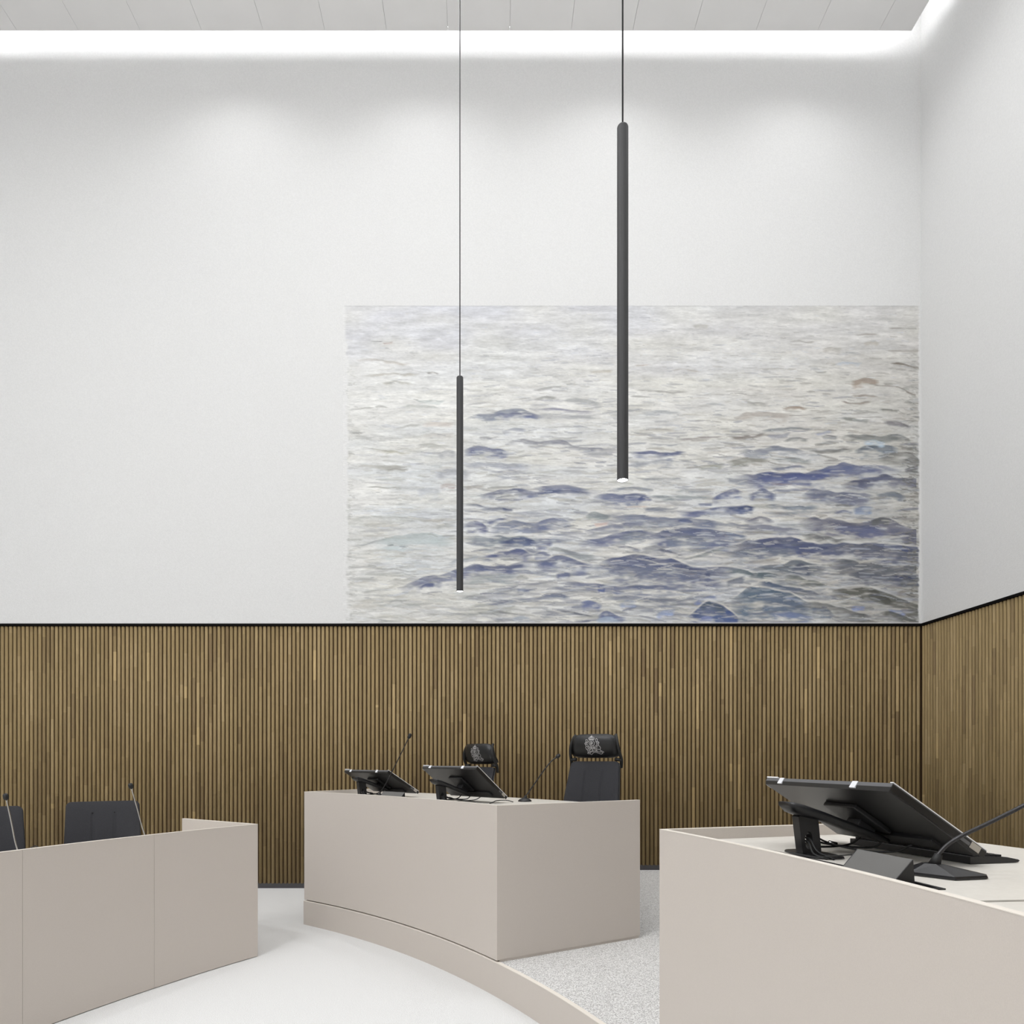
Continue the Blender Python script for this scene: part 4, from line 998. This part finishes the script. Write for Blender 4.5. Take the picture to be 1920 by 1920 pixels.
        (t5, [(720, 1080), (900, 1070), (1150, 1090), (1400, 1090), (1600, 1120)], 34, (126, 133, 154), .75, 0), (t5, [(1480, 1010), (1600, 970), (1720, 935), (1830, 905), (1920, 890)], 5, (132, 138, 138), .9, .5), (t5, [(220, 1160), (280, 1130), (380, 1145)], 8, (110, 117, 144), .85, 0),
        (t5, [(240, 1250), (330, 1230), (440, 1230), (560, 1245), (640, 1240), (740, 1270), (880, 1280), (1100, 1265), (1250, 1265), (1400, 1280), (1560, 1240)], 8, (112, 120, 148), .9, .4), (t5, [(640, 1280), (690, 1260), (720, 1300)], 9, (98, 108, 148), .85, 0),
        (t5, [(0, 1400), (120, 1360), (260, 1350), (370, 1385)], 8, (128, 136, 156), .9, .4), (t5, [(470, 1420), (560, 1410), (640, 1435), (690, 1455)], 12, (112, 124, 164), .85, .4), (t5, [(680, 1365), (780, 1380), (900, 1370), (1080, 1385), (1250, 1405), (1450, 1400), (1560, 1430)], 11, (128, 134, 150), .9, .3),
        (t5, [(860, 1440), (940, 1410), (1040, 1420)], 9, (156, 170, 200), .8, 0), (t5, [(260, 1515), (400, 1530), (500, 1545), (600, 1570)], 3.5, (104, 108, 120), .9, 0), (t5, [(640, 1570), (700, 1520), (740, 1515), (800, 1555), (930, 1585)], 9, (104, 116, 154), .9, .5), (t5, [(620, 1600), (760, 1570), (900, 1640)], 12, (172, 186, 206), .8, 0),
        (t5, [(1220, 1560), (1300, 1515), (1420, 1495)], 9, (158, 172, 206), .8, 0), (t5, [(1600, 1440), (1660, 1395), (1750, 1370), (1840, 1375)], 8, (130, 142, 182), .85, 0), (t5, [(1530, 1590), (1600, 1530), (1680, 1460), (1740, 1420), (1830, 1445), (1920, 1490), (2010, 1570), (2050, 1620)], 34, (88, 104, 144), .97, .9),
        (t5, [(1660, 1480), (1740, 1422), (1840, 1455), (1930, 1510)], 10, (92, 104, 116), .8, 0), (t5, [(1640, 1600), (1720, 1560), (1800, 1590)], 12, (150, 160, 204), .7, 0),
        # ---- lower right
        (t6, [(80, 175), (250, 155), (420, 130), (600, 140), (760, 140), (900, 105), (1060, 65), (1140, 35), (1220, 50), (1330, 70), (1540, 65), (1640, 95), (1720, 105)], 23, (104, 112, 146), .93, .5),
        (t6, [(300, 190), (420, 135), (520, 150), (760, 150), (900, 140), (1100, 90)], 10, (88, 98, 144), .7, 0), (t6, [(1120, 260), (1250, 205), (1450, 190), (1540, 140), (1640, 180), (1860, 190)], 14, (100, 104, 126), .9, .2), (t6, [(440, 90), (560, 85), (700, 70), (800, 72)], 4, (120, 126, 146), .85, 0),
        (t6, [(1740, 100), (1800, 75), (1870, 60)], 8, (104, 104, 110), .8, 0), (t6, [(0, 190), (120, 205), (250, 210)], 7, (146, 150, 160), .8, 0), (t6, [(430, 240), (560, 240), (660, 255)], 3, (140, 130, 136), .8, 0), (t6, [(220, 350), (300, 315), (370, 290), (430, 325), (500, 350)], 11, (110, 118, 146), .9, .3),
        (t6, [(460, 295), (600, 305), (760, 300)], 5, (132, 138, 160), .8, 0), (t6, [(740, 350), (810, 300), (880, 290), (980, 310), (1100, 330), (1300, 330), (1400, 350), (1460, 370)], 18, (106, 112, 136), .92, .3), (t6, [(1460, 345), (1570, 330), (1640, 315), (1760, 365)], 12, (120, 128, 140), .85, .2),
        (t6, [(1180, 430), (1280, 395), (1400, 405)], 7, (118, 122, 144), .8, 0), (t6, [(0, 480), (120, 475), (240, 460), (300, 465)], 9, (84, 96, 132), .95, .3), (t6, [(380, 460), (480, 440), (560, 455), (640, 475), (760, 455), (920, 450)], 9, (130, 140, 152), .85, .3),
        (t6, [(1050, 440), (1150, 450), (1260, 450)], 4, (128, 128, 126), .85, 0), (t6, [(1240, 480), (1330, 460), (1440, 475)], 12, (130, 146, 176), .8, 0), (t6, [(1050, 520), (1160, 500), (1250, 520)], 5, (120, 126, 150), .8, 0), (t6, [(180, 605), (260, 570), (360, 565), (480, 605)], 10, (118, 120, 140), .85, .3),
        (t6, [(0, 610), (150, 650), (320, 640), (560, 670), (760, 700)], 12, (130, 134, 152), .85, .3), (t6, [(700, 600), (800, 575), (880, 560), (940, 590), (1040, 575), (1180, 620), (1340, 625), (1460, 595), (1530, 555), (1620, 590), (1700, 640), (1860, 690)], 25, (108, 110, 130), .92, .3),
        (t6, [(1400, 620), (1520, 558), (1610, 585), (1620, 620)], 9, (104, 106, 104), .85, 0), (t6, [(1060, 660), (1250, 650), (1500, 660), (1600, 740)], 14, (104, 110, 142), .8, 0), (t6, [(740, 740), (840, 720), (920, 745), (1070, 775), (1200, 795)], 7, (110, 112, 112), .85, .2),
        (t6, [(0, 715), (100, 735), (220, 765)], 8, (120, 132, 158), .85, .4), (t6, [(0, 870), (120, 840), (240, 795), (380, 785), (500, 765), (650, 768), (760, 800), (900, 825), (1060, 830), (1180, 820), (1380, 830), (1500, 825), (1700, 840), (1890, 860)], 25, (88, 96, 128), .95, .7),
        (t6, [(0, 920), (200, 880), (500, 870), (700, 880)], 18, (120, 128, 144), .8, 0), (t6, [(1050, 860), (1200, 825), (1400, 840), (1640, 880), (1890, 930)], 18, (116, 118, 128), .8, 0), (t6, [(680, 900), (770, 930), (850, 910)], 7, (102, 110, 144), .85, 0),
        (t6, [(240, 1070), (420, 1040), (560, 1030), (660, 990), (780, 990), (830, 1020), (980, 1030)], 23, (108, 117, 128), .9, .4), (t6, [(640, 1060), (760, 1010), (840, 1080)], 14, (92, 98, 118), .8, 0), (t6, [(980, 1030), (1100, 985), (1240, 985), (1340, 1020), (1500, 1020), (1640, 1045), (1760, 1040), (1860, 1020)], 24, (110, 114, 122), .92, .4),
        (t6, [(1180, 1120), (1350, 1080), (1540, 1110), (1720, 1130), (1880, 1160)], 18, (104, 108, 120), .85, 0), (t6, [(1620, 1145), (1750, 1130), (1890, 1180)], 7, (82, 88, 114), .9, 0), (t6, [(0, 1060), (130, 1075), (260, 1110), (380, 1110), (520, 1130)], 9, (104, 117, 124), .9, .7),
        (t6, [(0, 1200), (100, 1170), (200, 1140)], 9, (122, 128, 142), .85, 0), (t6, [(560, 1135), (700, 1145), (820, 1180), (920, 1195), (1000, 1225)], 13, (116, 122, 118), .92, .5), (t6, [(310, 1205), (400, 1195), (520, 1230), (660, 1260), (760, 1265), (860, 1290), (940, 1330)], 8, (94, 106, 128), .93, .4),
        (t6, [(1000, 1260), (1200, 1275), (1290, 1250), (1420, 1265), (1520, 1290), (1680, 1350), (1870, 1420)], 20, (102, 103, 96), .92, .4), (t6, [(1380, 1280), (1480, 1290), (1560, 1340), (1620, 1380), (1640, 1420)], 14, (88, 89, 84), .85, 0), (t6, [(1660, 1300), (1760, 1265), (1890, 1270)], 9, (146, 142, 134), .8, 0),
        (t6, [(50, 1385), (140, 1320), (240, 1240), (360, 1260), (480, 1280), (620, 1310), (740, 1370), (860, 1400)], 42, (102, 119, 138), .96, .9), (t6, [(300, 1300), (500, 1320), (700, 1400), (860, 1480)], 28, (114, 126, 146), .8, 0),
        (t6, [(760, 1390), (900, 1390), (1050, 1430), (1200, 1470), (1340, 1510), (1460, 1560)], 13, (118, 120, 120), .9, .3), (t6, [(820, 1450), (960, 1450), (1060, 1510)], 11, (112, 124, 142), .85, 0), (t6, [(1220, 1440), (1290, 1425), (1360, 1450)], 7, (132, 150, 200), .85, 0), (t6, [(1580, 1470), (1700, 1470), (1760, 1500)], 6, (134, 150, 196), .8, 0),
        (t6, [(1500, 1490), (1600, 1480), (1720, 1520), (1890, 1590)], 9, (100, 102, 98), .9, .2), (t6, [(440, 1500), (600, 1490), (760, 1520), (860, 1530)], 10, (132, 146, 184), .75, 0), (t6, [(0, 1465), (70, 1500), (130, 1560)], 16, (86, 102, 146), .9, .6), (t6, [(560, 1330), (760, 1390)], 5, (160, 170, 196), .7, 0)):
        wave(tf(p), th, c, al, hl)
    # fine brushwork over everything: broken light, then small dark touches
    for _ in range(1700):
        b = rng.random() ** 0.8; a = rng.random(); u = U0 + a * (U1 - U0); v = V0 + b * (V1 - V0)
        c = lin([(236, 234, 228), (228, 226, 216), (222, 226, 230), (214, 212, 204), (206, 212, 222)][rng.integers(5)])
        stroke(u, v, (9 + 26 * b) * (0.5 + rng.random()), (0.6 + 1.1 * b) * (0.6 + rng.random() * .7), rng.normal(0, .12), rng.normal(0, .15), c, 0.15 + 0.40 * rng.random())
    for _ in range(1500):
        b = rng.random() ** 0.8; a = rng.random(); u = U0 + a * (U1 - U0); v = V0 + b * (V1 - V0)
        k, b = region(u, v); c = lin(pal[k][rng.integers(7)]) * 0.85
        stroke(u, v, (6 + 16 * b) * (0.5 + rng.random()), (0.5 + 0.9 * b) * (0.6 + rng.random() * .7), rng.normal(0, .12), rng.normal(0, .15), c, (0.25 + 0.4 * rng.random()) * (0.5 + 0.5 * b))
    # scratchy dark touches down the right edge, loose dabs down the left one
    for _ in range(420):
        v = V0 + (V1 - V0) * (0.15 + 0.85 * rng.random()); b = (v - V0) / (V1 - V0)
        u = U1 - 3 - abs(rng.normal(0, 16)); c = lin([(108, 108, 104), (128, 126, 120), (150, 148, 142), (92, 94, 92)][rng.integers(4)])
        stroke(u, v, 5 + 16 * rng.random(), 0.8 + 1.2 * rng.random(), rng.normal(.1, .2), rng.normal(0, .3), c, (0.2 + 0.6 * rng.random()) * min(1, b * 1.6))
    for _ in range(200):
        v = V0 + (V1 - V0) * (0.2 + 0.8 * rng.random()); u = U0 + 3 + abs(rng.normal(0, 10))
        stroke(u, v, 5 + 14 * rng.random(), 0.7 + 1.0 * rng.random(), rng.normal(0, .2), rng.normal(0, .3), lin([(176, 176, 172), (196, 196, 190), (160, 160, 158)][rng.integers(3)]), 0.2 + 0.5 * rng.random())
    # ragged borders melting into the white wall
    bl_ = np.clip((UU - U0 - 2 - 9 * vnoise(6, 7, 60) * (Vn > .12)) / 5, 0, 1) * np.clip((U1 - UU - 3.0 * vnoise(5, 5, 61)) / 2.5, 0, 1) * np.clip((VV - V0) / 2, 0, 1) * np.clip((V1 - VV) / 2, 0, 1)
    fadeL = np.clip(0.35 + (UU - U0) / 150 + 0.5 * (vnoise(30, 10, 62) - .4), 0.2, 1)
    img = mixc(np.broadcast_to(lin((231, 231, 230)), img.shape), img, bl_ * np.minimum(1, fadeL + 0.25))
    line = (np.abs(VV - V0 - 1.5) < 1.0) & (UU > U0 + 2)
    img[line] *= 0.86
    # mesh
    n = H * W_
    X = (UU - VP_X) * WALL_Y / F_PX; Z = CAM_Z + (VP_Y - VV) * WALL_Y / F_PX
    co = np.stack([X, np.full_like(X, -0.0015), Z], -1).reshape(-1, 3)
    ox, oz = X.mean(), Z.min()
    co[:, 0] -= ox; co[:, 2] -= oz
    idx = np.arange(n).reshape(H, W_)
    q = np.stack([idx[:-1, :-1], idx[1:, :-1], idx[1:, 1:], idx[:-1, 1:]], -1).reshape(-1, 4)
    me = bpy.data.meshes.new('mural')
    me.vertices.add(n); me.vertices.foreach_set('co', co.astype(np.float32).ravel())
    me.loops.add(q.size); me.loops.foreach_set('vertex_index', q.astype(np.int32).ravel())
    me.polygons.add(len(q)); me.polygons.foreach_set('loop_start', np.arange(0, q.size, 4, dtype=np.int32))
    me.update(calc_edges=True)
    ca = me.color_attributes.new('paint', 'FLOAT_COLOR', 'POINT')
    rgba = np.ones((n, 4), np.float32); rgba[:, :3] = np.clip(img.reshape(-1, 3) * PAINT_GAIN, 0, 0.95)
    ca.data.foreach_set('color', rgba.ravel())
    m = mat('mural_paint', (0.8, 0.8, 0.8, 1), 0.8, spec=0.2)
    bs = m.node_tree.nodes['Principled BSDF']
    at = N(m, 'ShaderNodeAttribute', attribute_name='paint')
    tc = N(m, 'ShaderNodeTexCoord'); mp = N(m, 'ShaderNodeMapping'); mp.inputs['Scale'].default_value = (22, 1, 95)
    L(m, tc.outputs['Object'], mp.inputs['Vector'])
    nz = N(m, 'ShaderNodeTexNoise'); nz.inputs['Scale'].default_value = 1.0; nz.inputs['Detail'].default_value = 5; nz.inputs['Distortion'].default_value = 0.6
    L(m, mp.outputs[0], nz.inputs['Vector'])
    mr = N(m, 'ShaderNodeMapRange'); mr.inputs['From Min'].default_value = 0.25; mr.inputs['From Max'].default_value = 0.75
    mr.inputs['To Min'].default_value = 0.90; mr.inputs['To Max'].default_value = 1.10; L(m, nz.outputs['Fac'], mr.inputs['Value'])
    mx = N(m, 'ShaderNodeMix', data_type='RGBA', blend_type='MULTIPLY'); mx.inputs[0].default_value = 1.0
    L(m, at.outputs['Color'], mx.inputs[6]); L(m, mr.outputs['Result'], mx.inputs[7]); L(m, mx.outputs[2], bs.inputs['Base Color'])
    o = link('sea_mural', me, m, None, smooth=True, loc=(ox, WALL_Y, oz))
    tag(o, 'wide sea mural with blue waves painted on the white back wall above the slats', 'painting')
PAINT_GAIN = 0.88
paint_mural()
